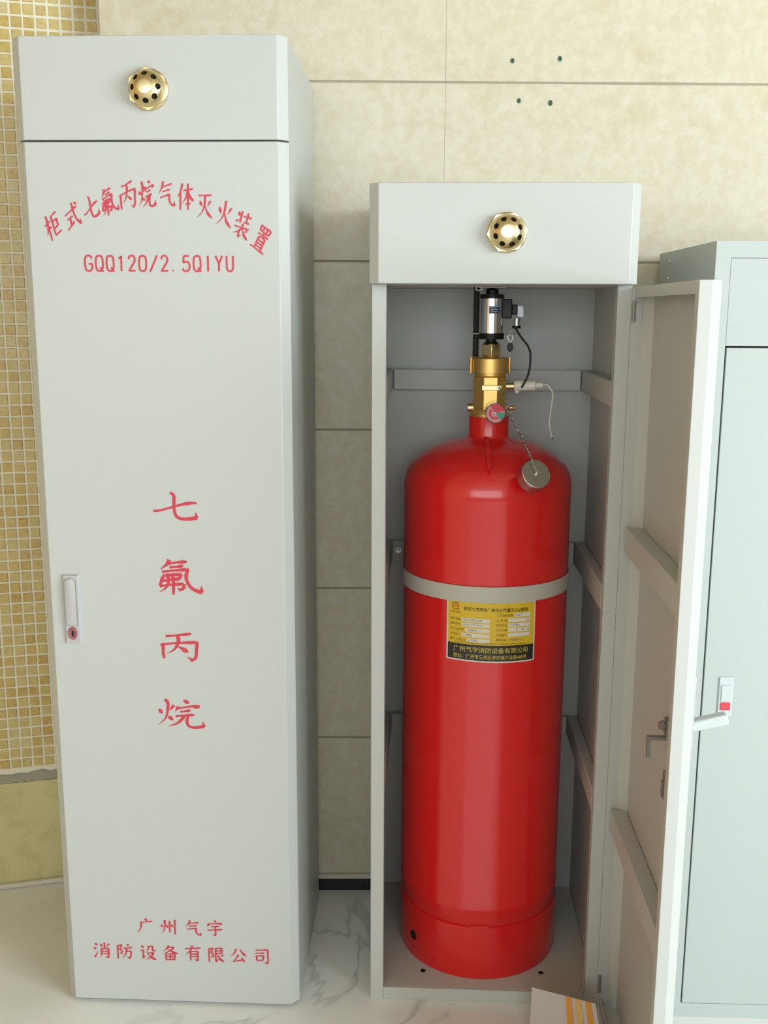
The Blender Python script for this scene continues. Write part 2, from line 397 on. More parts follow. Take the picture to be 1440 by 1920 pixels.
# ------------------------------------------------------------------ lettering drawn as brush strokes
# each glyph lives in a 100 x 100 box, y downwards
T = lambda x0, y0, w, h, ss: [(k, [((x-x0)/w*100, (y-y0)/h*100) for x, y in pts]) for k, pts in ss]
FU = '阝'
GL = {
 '七': T(172, 80, 336, 212, [('h', [(178, 224), (230, 220), (350, 186), (440, 166), (500, 165)]), ('w', [(305, 88), (332, 112), (331, 180), (336, 240), (358, 272), (400, 282), (450, 280), (500, 270)]), ('k', [(496, 272), (487, 232)])]),
 '氟': T(215, 568, 325, 264, [('p', [(298, 572), (284, 602), (232, 645)]), ('h', [(288, 602), (360, 591), (430, 586)]), ('h', [(300, 628), (350, 624), (402, 616)]), ('h', [(243, 662), (330, 651), (445, 642)]), ('w', [(435, 642), (421, 690), (426, 730), (455, 775), (500, 800), (537, 807)]), ('k', [(533, 808), (530, 757)]),
   ('h', [(245, 691), (320, 683), (390, 678)]), ('s', [(386, 679), (370, 712)]), ('h', [(245, 728), (310, 719), (378, 711)]), ('s', [(248, 698), (222, 766)]), ('h', [(222, 768), (300, 756), (402, 748)]), ('s', [(402, 748), (400, 775), (378, 795)]), ('k', [(380, 795), (350, 776)]), ('p', [(285, 673), (286, 740), (266, 780), (218, 812)]), ('s', [(320, 670), (325, 740), (322, 828)])]),
 '丙': T(230, 1098, 290, 208, [('h', [(272, 1122), (350, 1117), (462, 1103)]), ('p', [(360, 1120), (366, 1150), (351, 1195), (320, 1230), (275, 1250)]), ('n', [(358, 1198), (398, 1218), (436, 1242)]), ('s', [(237, 1180), (250, 1200), (250, 1250), (258, 1288)]), ('h', [(240, 1186), (350, 1173), (512, 1166)]), ('s', [(504, 1166), (496, 1220), (490, 1275), (464, 1300)]), ('k', [(468, 1303), (425, 1272)])]),
 '烷': T(205, 1575, 350, 215, [('d', [(218, 1648), (247, 1682)]), ('p', [(332, 1620), (298, 1662)]), ('p', [(265, 1580), (288, 1600), (285, 1660), (265, 1720), (210, 1768)]), ('d', [(286, 1700), (324, 1732)]), ('d', [(402, 1580), (445, 1604)]), ('p', [(367, 1630), (340, 1667)]), ('h', [(362, 1642), (440, 1629), (522, 1622)]), ('k', [(518, 1624), (474, 1646)]), ('h', [(378, 1669), (452, 1655)]), ('h', [(343, 1702), (420, 1693), (480, 1689)]), ('p', [(405, 1695), (390, 1720), (350, 1755), (285, 1778)]), ('w', [(435, 1695), (424, 1740), (440, 1775), (490, 1783), (552, 1772)]), ('k', [(548, 1775), (542, 1735)])]),
 '柜': [('h', [(2, 36), (40, 29)]), ('s', [(23, 5), (23, 97)]), ('p', [(22, 36), (15, 56), (2, 72)]), ('d', [(26, 44), (38, 57)]), ('h', [(52, 18), (92, 13)]), ('s', [(54, 17), (54, 88)]), ('h', [(55, 40), (85, 36)]), ('s', [(85, 36), (83, 62)]), ('h', [(55, 64), (84, 61)]), ('h', [(53, 88), (97, 84)])],
 '式': [('h', [(6, 36), (60, 28), (88, 25)]), ('h', [(16, 54), (52, 50)]), ('s', [(34, 53), (34, 82)]), ('h', [(8, 88), (34, 80), (58, 72)]), ('w', [(58, 4), (62, 40), (72, 68), (95, 92)]), ('k', [(93, 91), (93, 70)]), ('d', [(74, 7), (87, 18)])],
 '气': [('p', [(34, 3), (26, 24), (6, 46)]), ('h', [(28, 23), (84, 16)]), ('h', [(28, 40), (72, 35)]), ('h', [(14, 60), (72, 52)]), ('w', [(68, 53), (66, 70), (76, 88), (97, 95)]), ('k', [(95, 95), (95, 76)])],
 '体': [('p', [(32, 3), (24, 26), (4, 52)]), ('s', [(21, 32), (21, 97)]), ('h', [(38, 28), (93, 22)]), ('s', [(64, 3), (64, 97)]), ('p', [(63, 27), (54, 52), (32, 73)]), ('n', [(66, 28), (78, 52), (99, 68)]), ('h', [(51, 77), (79, 74)])],
 '灭': [('h', [(12, 15), (88, 10)]), ('d', [(22, 33), (33, 52)]), ('p', [(81, 31), (67, 52)]), ('p', [(50, 12), (48, 50), (34, 76), (6, 95)]), ('n', [(51, 46), (66, 72), (96, 94)])],
 '火': [('d', [(17, 28), (29, 52)]), ('p', [(85, 24), (69, 50)]), ('p', [(50, 3), (48, 46), (34, 74), (4, 97)]), ('n', [(51, 44), (66, 74), (97, 96)])],
 '装': [('d', [(13, 10), (23, 23)]), ('k', [(8, 46), (27, 33)]), ('s', [(32, 3), (32, 47)]), ('h', [(44, 19), (93, 15)]), ('s', [(68, 2), (68, 40)]), ('h', [(50, 41), (87, 37)]), ('d', [(47, 46), (55, 55)]), ('h', [(7, 63), (91, 57)]), ('p', [(50, 60), (34, 77), (3, 90)]), ('s', [(38, 75), (38, 97)]), ('k', [(37, 97), (57, 84)]), ('p', [(85, 63), (67, 75)]), ('n', [(53, 61), (70, 82), (98, 96)])],
 '置': [('s', [(18, 8), (22, 28)]), ('h', [(18, 10), (83, 7)]), ('s', [(82, 7), (78, 27)]), ('s', [(38, 9), (39, 26)]), ('s', [(60, 8), (59, 25)]), ('h', [(22, 28), (80, 25)]), ('h', [(16, 40), (85, 36)]), ('s', [(50, 27), (50, 47)]), ('s', [(30, 47), (30, 92)]), ('h', [(30, 48), (71, 46)]), ('s', [(70, 46), (70, 91)]), ('h', [(32, 60), (69, 59)]), ('h', [(32, 71), (69, 70)]), ('h', [(32, 82), (69, 81)]), ('h', [(3, 94), (97, 91)])],
 '广': [('d', [(46, 3), (60, 15)]), ('h', [(22, 28), (92, 20)]), ('p', [(25, 27), (22, 62), (3, 98)])],
 '州': [('d', [(8, 36), (17, 54)]), ('p', [(30, 8), (28, 60), (9, 96)]), ('d', [(38, 38), (47, 56)]), ('s', [(57, 12), (57, 86)]), ('d', [(67, 34), (76, 52)]), ('s', [(87, 4), (87, 98)])],
 '宇': [('d', [(46, 2), (58, 13)]), ('d', [(17, 20), (9, 40)]), ('h', [(16, 25), (88, 20)]), ('k', [(90, 20), (77, 36)]), ('h', [(29, 43), (73, 38)]), ('h', [(8, 65), (94, 58)]), ('s', [(52, 42), (54, 88), (50, 97)]), ('k', [(52, 97), (34, 86)])],
 '消': [('d', [(10, 6), (23, 21)]), ('d', [(2, 32), (15, 46)]), ('k', [(6, 95), (27, 55)]), ('s', [(64, 2), (64, 38)]), ('d', [(40, 12), (51, 29)]), ('p', [(90, 8), (77, 29)]), ('p', [(45, 41), (45, 78), (36, 97)]), ('h', [(45, 42), (88, 38)]), ('s', [(87, 38), (87, 90), (80, 97)]), ('k', [(82, 97), (68, 86)]), ('h', [(47, 58), (85, 56)]), ('h', [(47, 74), (85, 72)])],
 '防': [('h', [(9, 14), (36, 10)]), ('s', [(35, 10), (22, 35)]), ('s', [(22, 35), (37, 52), (25, 68)]), ('s', [(11, 12), (11, 98)]), ('d', [(64, 3), (76, 15)]), ('h', [(42, 31), (96, 25)]), ('p', [(62, 30), (56, 66), (34, 96)]), ('h', [(60, 51), (87, 47)]), ('s', [(87, 47), (84, 80), (76, 95)]), ('k', [(78, 95), (62, 82)])],
 '设': [('d', [(12, 6), (26, 21)]), ('h', [(5, 39), (25, 35)]), ('s', [(24, 36), (22, 82)]), ('k', [(20, 87), (38, 68)]), ('p', [(54, 10), (52, 30), (40, 47)]), ('h', [(54, 12), (80, 9)]), ('s', [(79, 9), (77, 34), (96, 38)]), ('h', [(44, 55), (84, 50)]), ('p', [(83, 50), (68, 76), (34, 97)]), ('n', [(49, 57), (68, 80), (99, 96)])],
 '备': [('p', [(43, 1), (32, 20), (9, 39)]), ('h', [(40, 14), (72, 11)]), ('p', [(71, 11), (52, 34), (6, 55)]), ('n', [(33, 19), (60, 40), (98, 54)]), ('s', [(24, 56), (26, 97)]), ('h', [(24, 57), (77, 53)]), ('s', [(76, 53), (74, 95)]), ('h', [(26, 74), (74, 71)]), ('s', [(50, 55), (50, 90)]), ('h', [(26, 92), (74, 89)])],
 '有': [('h', [(5, 23), (96, 16)]), ('p', [(47, 1), (36, 32), (4, 64)]), ('s', [(36, 36), (36, 97)]), ('h', [(36, 41), (79, 37)]), ('s', [(78, 37), (78, 90), (72, 97)]), ('k', [(74, 97), (58, 86)]), ('h', [(38, 57), (76, 54)]), ('h', [(38, 73), (76, 70)])],
 '限': [('h', [(9, 14), (36, 10)]), ('s', [(35, 10), (22, 35)]), ('s', [(22, 35), (37, 52), (25, 68)]), ('s', [(11, 12), (11, 98)]), ('h', [(49, 10), (86, 7)]), ('s', [(85, 7), (83, 42)]), ('h', [(50, 26), (83, 24)]), ('h', [(50, 43), (83, 41)]), ('s', [(49, 10), (49, 92)]), ('k', [(47, 94), (69, 75)]), ('p', [(92, 49), (75, 63)]), ('n', [(59, 45), (72, 74), (99, 95)])],
 '公': [('p', [(39, 7), (28, 32), (4, 56)]), ('n', [(60, 5), (72, 30), (98, 52)]), ('p', [(51, 43), (38, 66), (20, 86)]), ('h', [(18, 87), (74, 76)]), ('d', [(66, 60), (86, 90)])],
 '司': [('h', [(12, 13), (83, 8)]), ('s', [(82, 8), (82, 86), (76, 97)]), ('k', [(78, 97), (60, 84)]), ('h', [(9, 33), (63, 28)]), ('s', [(16, 47), (20, 80)]), ('h', [(16, 48), (59, 45)]), ('s', [(58, 45), (54, 76)]), ('h', [(20, 77), (54, 74)])],
}
PROF = {'h': [0.75, 0.62, 0.6, 0.7, 1.05, 0.5], 's': [0.9, 1.0, 0.85, 0.85, 0.9, 0.6], 'p': [1.15, 1.0, 0.85, 0.6, 0.35, 0.08], 'n': [0.25, 0.55, 0.9, 1.35, 1.2, 0.1],
        'd': [0.2, 0.8, 1.25, 1.35, 0.9, 0.3], 'k': [1.2, 0.95, 0.7, 0.5, 0.25, 0.05], 'w': [0.8, 1.0, 0.85, 0.85, 1.0, 1.2], 'c': [1, 1, 1, 1, 1, 1]}
LATIN = {   # 100-high, constant-width monoline, box 56 wide
 'G': [[(50, 20), (44, 6), (28, 0), (12, 8), (6, 30), (6, 70), (12, 92), (28, 100), (44, 94), (50, 80), (50, 56), (30, 56)]],
 'Q': [[(28, 0), (12, 8), (6, 30), (6, 70), (12, 92), (28, 100), (44, 92), (50, 70), (50, 30), (44, 8), (28, 0)], [(32, 76), (52, 104)]],
 '1': [[(14, 20), (30, 2), (30, 100)]], '2': [[(8, 24), (14, 6), (28, 0), (42, 6), (48, 26), (40, 48), (8, 98)], [(6, 97), (50, 97)]],
 '0': [[(28, 0), (12, 8), (6, 30), (6, 70), (12, 92), (28, 100), (44, 92), (50, 70), (50, 30), (44, 8), (28, 0)]],
 '/': [[(52, -2), (4, 104)]], '.': [[(10, 92), (10, 100)]], '5': [[(46, 2), (14, 2)], [(14, 2), (9, 46)], [(9, 46), (26, 38), (42, 44), (50, 66), (44, 90), (28, 100), (12, 94), (6, 80)]],
 'I': [[(28, 0), (28, 100)]], 'Y': [[(6, 0), (28, 50)], [(50, 0), (28, 50)], [(28, 50), (28, 100)]], 'U': [[(8, 0), (8, 72), (14, 92), (28, 100), (42, 92), (48, 72), (48, 0)]]}
def ribbon(mb, pts, widths, y, off, sm=True):
    """flat brush stroke on the plane y; pts are (x, z)"""
    P = [Vector((p[0], p[1], 0)) for p in pts]
    P = smoothpath(P, 6) if (sm and len(P) > 2) else [P[0].lerp(P[-1], i/8) for i in range(9)] if len(P) == 2 else P
    n = len(P); L = [0.0]
    for i in range(1, n): L.append(L[-1]+(P[i]-P[i-1]).length)
    vs = []
    for i, p in enumerate(P):
        t = (P[min(i+1, n-1)]-P[max(i-1, 0)]); t.normalize(); nn = Vector((-t.y, t.x, 0))
        q = L[i]/max(L[-1], 1e-9)*(len(widths)-1); k = min(int(q), len(widths)-2)
        w = (widths[k]+(widths[k+1]-widths[k])*(q-k))/2
        a, b = p+nn*w, p-nn*w
        vs += [(a.x, y, a.y), (b.x, y, b.y)]
    mb.add(vs, [(2*i, 2*i+1, 2*i+3, 2*i+2) for i in range(n-1)])
STW = [0]
def glyph(mb, ch, cx, cz, w, h, y, thx=0.0, thy=0.0, weight=0.075):
    ax = Vector((math.cos(thx), math.sin(thx))); ay = Vector((-math.sin(thy), math.cos(thy)))
    for kind, pts in GL[ch]:
        STW[0] += 1
        P = []
        for x, yy in pts:
            a = (x/100-0.5)*w; b = (0.5-yy/100)*h
            P.append((cx+ax.x*a+ay.x*b, cz+ax.y*a+ay.y*b))
        ribbon(mb, P, [weight*min(w, h)*q for q in PROF[kind]], y-0.00002*(STW[0] % 14), 0)

# ------------------------------------------------------------------ gas nozzle
def nozzle(parent, x, z, rot, tilt=0.0):
    # hex base plate, round flange, perforated dome; axis towards -y
    mb = MB()
    mb.lathe([(0.0, 0.0), (0.0375, 0.0), (0.0375, 0.005), (0.035, 0.007)], 40)
    st = len(mb.v)
    hexp = [(0.0392*math.cos(rot+k*math.pi/3), 0.0392*math.sin(rot+k*math.pi/3)) for k in range(6)]
    mb.prism(hexp, 0.006, 0.013)
    me0 = mb
    prof = [(0.0, 0.010), (0.0335, 0.010), (0.0335, 0.0140), (0.0318, 0.0185), (0.0280, 0.0240), (0.0215, 0.0300), (0.0145, 0.0345), (0.0115, 0.0350), (0.0, 0.0350)]
    dome = MB().lathe(prof, 48)
    d = dome.build('nozzle_dome', 'brass', None)
    cut = MB()
    for k in range(8):
        a = rot+0.25+k*math.pi/4
        n = Vector((math.cos(a)*0.72, math.sin(a)*0.72, 0.70)).normalized()
        c = Vector((math.cos(a)*0.0240, math.sin(a)*0.0240, 0.0275))
        cut.cyl(c-n*0.011, c+n*0.01, 0.0056, 16)
    cme = cut.mesh('cut'); bm = bmesh.new(); bm.from_mesh(cme); bmesh.ops.recalc_face_normals(bm, faces=bm.faces); bm.to_mesh(cme); bm.free()
    cme.materials.append(M['hole'])
    co = bpy.data.objects.new('cut', cme); COL.objects.link(co)
    bo = d.modifiers.new('b', 'BOOLEAN'); bo.object = co; bo.operation = 'DIFFERENCE'; bo.solver = 'EXACT'
    bpy.context.view_layer.update()
    dg = bpy.context.evaluated_depsgraph_get()
    me = bpy.data.meshes.new_from_object(d.evaluated_get(dg))
    bpy.data.objects.remove(d); bpy.data.objects.remove(co)
    base = mb.build('gas_nozzle', 'brass', parent, bevel=0.0008)
    base.location = (x, 0, z); base.rotation_euler = (math.pi/2, 0, 0)
    o = bpy.data.objects.new('nozzle_dome', me); COL.objects.link(o); o.parent = base
    me.polygons.foreach_set('use_smooth', [True]*len(me.polygons)); me.set_sharp_from_angle(angle=math.radians(32))
    # small dark cups behind the drilled holes
    for k in range(8):
        a = rot+0.25+k*math.pi/4
        n = Vector((math.cos(a)*0.72, math.sin(a)*0.72, 0.70)).normalized()
        c = Vector((math.cos(a)*0.0240, math.sin(a)*0.0240, 0.0275))
        MB().cyl(c-n*0.0108, c-n*0.0062, 0.0054, 16).build('nozzle_hole', 'hole', base)
    return base

CH = 0.018
def chamfer_panel(x0, x1, y_front, y_back, z0, z1, ch=CH):
    return [(x0+ch, y_front), (x1-ch, y_front), (x1, y_front+ch), (x1, y_back), (x0, y_back), (x0, y_front+ch)], z0, z1

# ------------------------------------------------------------------ closed cabinet (left)
W, D, H = 0.518, 0.436, 2.0114
cx, cy, cr = CABS['L']
LC = empty('fire_suppression_cabinet', (cx, cy, 0), cr)
tag(LC, 'tall closed light grey cabinet with red Chinese lettering and a brass nozzle on top panel', 'cabinet', 'gas fire suppression cabinets')
ZS = 1.826
bd = MB(); bd.box(0.0008, W-0.0008, 0.038, D, 0.0, H)
bd.build('body', 'grey_paint', LC, bevel=0.003)
MB().prism(*chamfer_panel(0, W, 0, 0.0375, ZS+0.0016, H)).build('top_panel', 'grey_paint', LC, bevel=0.0014)
ld = MB().prism(*chamfer_panel(0, W, 0, 0.0365, 0.007, ZS-0.0016)).build('door', 'grey_paint', LC, bevel=0.0014)
nozzle(LC, 0.2600, 1.9160, 0.55)
# door lock: bevelled plate, rounded paddle, red key cup
def lock(door, x0, x1, z0, z1, y, red):
    w = x1-x0; h = z1-z0; b = 0.0045
    p = MB()
    out = [(x0, y, z0), (x1, y, z0), (x1, y, z1), (x0, y, z1)]; inn = [(x0+b, y-0.006, z0+b*0.3), (x1-b, y-0.006, z0+b*0.3), (x1-b, y-0.006, z1-b*0.3), (x0+b, y-0.006, z1-b*0.3)]
    p.add(out+inn, [(4, 5, 6, 7), (0, 1, 5, 4), (1, 2, 6, 5), (2, 3, 7, 6), (3, 0, 4, 7), (0, 3, 2, 1)])
    L = p.build('lock_plate', 'lock_grey', door, smooth=0)
    pw = w*0.56; cxk = (x0+x1)/2; zt = z1-h*0.045; zb = z0+h*0.285
    n = 12; ring = [(cxk-pw/2, zb), (cxk+pw/2, zb)] + [(cxk+pw/2*math.cos(math.pi*k/n), zt-pw/2+pw/2*math.sin(math.pi*k/n)) for k in range(n+1)]
    # dark recess outline, then the paddle with a domed face
    def slab(points, grow, yb, yt, dome):
        c0 = (sum(a for a, _ in points)/len(points), sum(c for _, c in points)/len(points)); k = len(points)
        g = [(c0[0]+(a-c0[0])*(1+grow/pw*2), c0[1]+(c-c0[1])*(1+grow/(zt-zb)*2)) for a, c in points]
        s_ = [(c0[0]+(a-c0[0])*dome, c0[1]+(c-c0[1])*(1-(1-dome)*0.25)) for a, c in g]
        m_ = MB(); m_.add([(a, yb, c) for a, c in g]+[(a, yt+0.0015, c) for a, c in g]+[(a, yt, c) for a, c in s_], [tuple(range(2*k, 3*k))]+[(i, (i+1) % k, k+(i+1) % k, k+i) for i in range(k)]+[(k+i, k+(i+1) % k, 2*k+(i+1) % k, 2*k+i) for i in range(k)])
        return m_
    slab(ring, 0.0016, y-0.0055, y-0.0075, 0.98).build('paddle_surround', 'steel', L, smooth=0)
    slab(ring, 0.0, y-0.006, y-0.0125, 0.62).build('paddle', 'lock_grey', L, smooth=50)
    kc = MB().lathe([(0.0, 0.0), (0.0092, 0.0), (0.0092, 0.0015), (0.0078, 0.0035), (0.0066, 0.0030), (0.0, 0.0012)], 28)
    kc.xform(Matrix.Translation((cxk, y-0.006, z0+h*0.155)) @ Matrix.Rotation(math.pi/2, 4, 'X') @ Matrix.Diagonal((1, 1.5, 1, 1)))
    kc.build('key_cup', 'key_red', L)
    MB().box(cxk-0.0012, cxk+0.0012, y-0.0098, y-0.0072, z0+h*0.155-0.006, z0+h*0.155+0.006).build('key_slot', 'black', L)
    return L
lock(ld, 0.0425, 0.0795, 0.8362, 0.9826, 0.0, True)
# lettering on the door
YL = -0.0006
arch = [('柜', 99, 423, 34, 14), ('式', 136, 405, 30, 10), ('七', 170.7, 388, 26, 8), ('氟', 205.7, 377, 22, 6), ('丙', 240, 367, 17, 2), ('烷', 276, 364, 11, 0), ('气', 312, 364, 7, 0), ('体', 348, 369, 0, -2), ('灭', 384, 386, -5, -5), ('火', 421, 401, -14, -10), ('装', 455, 422, -24, -16), ('置', 491, 448, -40, -27)]
for ch, u, v, tx, ty in arch:
    p = onY('L', u, v, 0); mb = MB()
    glyph(mb, ch, p.x, p.z, 0.0335 if ch not in '七' else 0.033, 0.0510 if ch != '七' else 0.044, YL, math.radians(tx), math.radians(ty), 0.118)
    mb.build('title_character', 'letter_red', ld, smooth=0)
p0 = onY('L', 158, 491, 0); p1 = onY('L', 439, 495, 0)
txt = 'GQQ120/2.5QIYU'; n = len(txt); adv = (p1.x-p0.x)/(n-0.22)
for i, chh in enumerate(txt):
    mb = MB(); x0 = p0.x+adv*i; hh = 0.0292; ww = adv*0.80; zt = 1.6163+(p1.z-p0.z)*0
    for poly in LATIN[chh]:
        STW[0] += 1
        pts = [(x0+(a/56)*ww, zt-hh*b/100) for a, b in poly]
        ribbon(mb, pts, [0.0035]*3, YL-0.00002*(STW[0] % 5), 0, sm=len(poly) > 3)
    mb.build('model_character', 'letter_red', ld, smooth=0)
for ch, (x0, x1, y0, y1) in zip('七氟丙烷', ((172, 508, 80, 292), (215, 540, 568, 832), (230, 520, 1098, 1306), (205, 555, 1575, 1790))):
    mb = MB(); a = onY('L', 240+x0/3.84, 900+y0/3.84, 0); b = onY('L', 240+x1/3.84, 900+y1/3.84, 0)
    glyph(mb, ch, (a.x+b.x)/2, (a.z+b.z)/2, b.x-a.x, a.z-b.z, YL, 0, 0, 0.118 if ch in '七丙' else 0.100)
    mb.build('gas_name_character', 'letter_red', ld, smooth=0)
for ch, u, v in (('广', 273, 1736), ('州', 316, 1737.6), ('气', 362, 1739.4), ('宇', 403, 1740), ('消', 192, 1781), ('防', 234, 1783.5), ('设', 277.6, 1785.6), ('备', 319.5, 1787), ('有', 362, 1787), ('限', 405, 1790), ('公', 447, 1792), ('司', 492, 1793)):
    mb = MB(); p = onY('L', u, v, 0); glyph(mb, ch, p.x, p.z, 0.0385, 0.0385, YL, 0, 0, 0.105)
    mb.build('company_character', 'letter_red', ld, smooth=0)

# ------------------------------------------------------------------ open cabinet (centre)
W, D, H, HZ = 0.5113, 0.474, 1.7511, 1.5658
cx, cy, cr = CABS['O']
OC = empty('fire_suppression_cabinet', (cx, cy, 0), cr)
tag(OC, 'open light grey cabinet holding the red gas cylinder, door swung out to the right', 'cabinet', 'gas fire suppression cabinets')
FY = 0.038          # front plane of the frame
T_ = 0.0035
x0, x1 = 0.004, W-0.004
MB().box(x0, x0+T_, FY, D, 0.0, HZ).build('side_panel', 'grey_paint', OC, bevel=0.001)
MB().box(x1-T_, x1, FY, D, 0.0, HZ).build('side_panel', 'grey_paint', OC, bevel=0.001)
MB().box(x0+T_, x1-T_, D-T_, D, 0.0, HZ).build('back_panel', 'grey_paint', OC)
hb = MB().prism(*chamfer_panel(0, W, 0, 0.036, HZ, H)); hb.build('top_panel', 'grey_paint', OC, bevel=0.0014)
MB().box(x0, x1, 0.036, D, HZ+0.0002, H).build('top_box', 'grey_paint', OC, bevel=0.002)
# frame round the opening: C-shaped stiles and sill
MB().add([], []).box(x0+0.0002, 0.0330, FY-0.0008, FY+0.0012, 0.0, HZ).box(0.0310, 0.0330, FY-0.0008, FY+0.018, 0.0305, HZ).build('frame_stile', 'grey_paint', OC, bevel=0.0008)
MB().box(0.4785, x1-0.0002, FY-0.0008, FY+0.0012, 0.0, HZ).box(0.4785, 0.4805, FY-0.0008, FY+0.018, 0.0305, HZ).build('frame_stile', 'grey_paint', OC, bevel=0.0008)
MB().box(0.0332, 0.4783, FY-0.0004, FY+0.0014, 0.0, 0.0290).build('frame_sill', 'grey_paint', OC, bevel=0.0012)
fp = MB(); fp.box(x0+T_+0.0005, x1-T_-0.0005, FY+0.003, D-T_-0.0005, 0.022, 0.0285)
FPz = 0.0285
fpo = fp.build('floor_plate', 'grey_paint', OC, bevel=0.0005)
for (u, v) in ((793, 1820), (1014, 1824)):
    a, d_ = _ray('O', u, v); q = Vector(a+d_*((FPz-a[2])/d_[2]))
    MB().lathe([(0, 0), (0.0062, 0), (0.0062, 0.0004), (0, 0.0004)], 20).xform(Matrix.Translation((q.x, q.y, FPz))).build('drain_hole', 'hole', fpo)
# stiffening rails inside: on the back and on the sides
RY = 0.4535
for zb, zt in ((1.3290, 1.3785), (0.9065, 0.9600), (0.4585, 0.5080)):
    MB().box(0.0335, 0.4770, RY, D-T_-0.0005, zb, zt).build('back_rail', 'grey_paint', OC, bevel=0.002)
    for xa, xb in ((x0+T_+0.0005, 0.0310), (0.4785, x1-T_-0.0005)):
        MB().box(xa, xb, FY+0.021, D-T_-0.001, zb, zt).build('side_rail', 'grey_paint', OC, bevel=0.002)
# bolts holding the strap to the middle rail
for xb in (0.0470, 0.4560):
    b_ = MB().cyl((xb, RY, 0.936), (xb, RY-0.004, 0.936), 0.0085, 6)
    b_.cyl((xb, RY-0.004, 0.936), (xb, RY-0.016, 0.936), 0.0048, 16)
    b_.build('strap_bolt', 'steel', OC, bevel=0.0004)
nozzle(OC, 0.2605, 1.6600, 0.10)

# ---- its door, standing open at a right angle
DX, DXO, DY0, DY1 = 0.5115, 0.5495, 0.036, -0.447     # inner rim plane, outer face, hinge end, free end
DZ0, DZ1 = 0.006, HZ-0.004
dm = MB()
th = 0.0022; ch = CH; lip = 0.020
# outer sheet with chamfered free and hinge edges (plan outline as a folded sheet)
outer = [(DX, DY1), (DXO-ch, DY1), (DXO, DY1+ch), (DXO, DY0-ch), (DXO-ch, DY0), (DX, DY0)]
inner = [(DX, DY1+th), (DXO-ch-th*0.4, DY1+th), (DXO-th, DY1+ch+th*0.4), (DXO-th, DY0-ch-th*0.4), (DXO-ch-th*0.4, DY0-th), (DX, DY0-th)]
sheet = [(a, b) for a, b in outer]+[(a, b) for a, b in inner[::-1]]
dm.prism(sheet, DZ0, DZ1)
door = dm.build('door', 'grey_paint', OC, bevel=0.0008)
# top and bottom returns and rim lips
MB().prism([(a, b) for a, b in inner], DZ1-th, DZ1-0.0001).build('top_return', 'grey_paint', door)
MB().prism([(a, b) for a, b in inner], DZ0+0.0001, DZ0+th).build('bottom_return', 'grey_paint', door)
MB().box(DX, DX+th, DY1+th, DY0-th, DZ1-lip, DZ1-th).build('rim_lip', 'grey_paint', door)
MB().box(DX, DX+th, DY1+th, DY0-th, DZ0+th, DZ0+lip).build('rim_lip', 'grey_paint', door)
MB().box(DX, DX+th, DY1+th, DY1+lip, DZ0+lip, DZ1-lip).build('rim_lip', 'grey_paint', door)
for zb, zt in ((1.0375, 1.0905), (0.4290, 0.4790)):
    MB().box(DX+0.004, DXO-th, DY1+0.022, DY0-0.010, zb, zt).build('stiffening_rail', 'grey_paint', door, bevel=0.002)
    for zz in (zb+0.001, zt-0.001):
        MB().box(DX+0.0035, DX+0.006, DY0-0.0105, DY0-0.004, zz-0.0012, zz+0.0012).build('rail_tab', 'grey_paint', door)
MB().box(0.5068, DX+0.001, 0.0335, 0.0358, DZ0+0.002, DZ1-0.002).build('hinge_strip', 'grey_paint', door, smooth=0)
# hinge pins
for zz in (1.515, 0.060):
    h_ = MB().cyl((0.5105, 0.030, zz-0.02), (0.5105, 0.030, zz+0.02), 0.0036, 12)
    hl = MB().box(0.5118, 0.526, 0.0315, 0.0336, zz-0.017, zz+0.017).build('hinge_leaf', 'grey_paint', door, smooth=0)
    h_.build('hinge', 'zinc', door)
# lock mechanism on the inside and paddle swung out on the outside
px_ = 0.5400
bq = onX('O', 1248, 1360, px_)
lk = MB().box(px_, DXO-th, bq.y-0.011, bq.y+0.011, bq.z-0.020, bq.z+0.012)
lk.cyl((px_, bq.y, bq.z), (px_-0.012, bq.y, bq.z), 0.0068, 16)
lk.cyl((px_-0.004, bq.y, bq.z), (px_-0.007, bq.y, bq.z), 0.0095, 6)
latch = lk.build('latch_bolt', 'zinc', door, bevel=0.0006)
zc1 = onY('O', 1232, 1383, bq.y).z; xc1 = onY('O', 1213.5, 1385, bq.y).x; zc2 = onY('O', 1217, 1419, bq.y).z
MB().box(xc1, px_+0.004, bq.y-0.006, bq.y+0.006, zc1-0.0028, zc1+0.0028).box(xc1, xc1+0.0052, bq.y-0.006, bq.y+0.006, zc2, zc1-0.0028).build('latch_cam', 'zinc', latch, bevel=0.0006)
sq = onX('O', 1247, 1474, px_)
MB().box(px_-0.004, DXO-th, sq.y-0.012, sq.y+0.006, sq.z-0.022, sq.z+0.028).box(px_-0.007, px_-0.004, sq.y-0.004, sq.y+0.003, sq.z-0.020, sq.z+0.010).build('catch_plate', 'zinc', door, bevel=0.0006)
yk = -0.398
pk = onY('O', 1312, 1361, yk); pt = onY('O', 1360, 1346, yk)
dv = Vector((pt.x-DXO-0.002, 0, pt.z-pk.z)); Lk = dv.length
pd = MB().box(0, Lk+0.006, -0.010, 0.010, -0.0095, 0.0085)
pd.xform(Matrix.Translation((DXO-0.001, yk, pk.z-0.0005)) @ Matrix.Rotation(-math.atan2(dv.z, dv.x), 4, 'Y'))
pdo = pd.build('lock_paddle', 'lock_white', door, bevel=0.003)
MB().box(DXO, DXO+0.006, yk-0.018, yk+0.018, pk.z-0.055, pk.z+0.09).build('lock_plate', 'lock_grey', door, bevel=0.002)

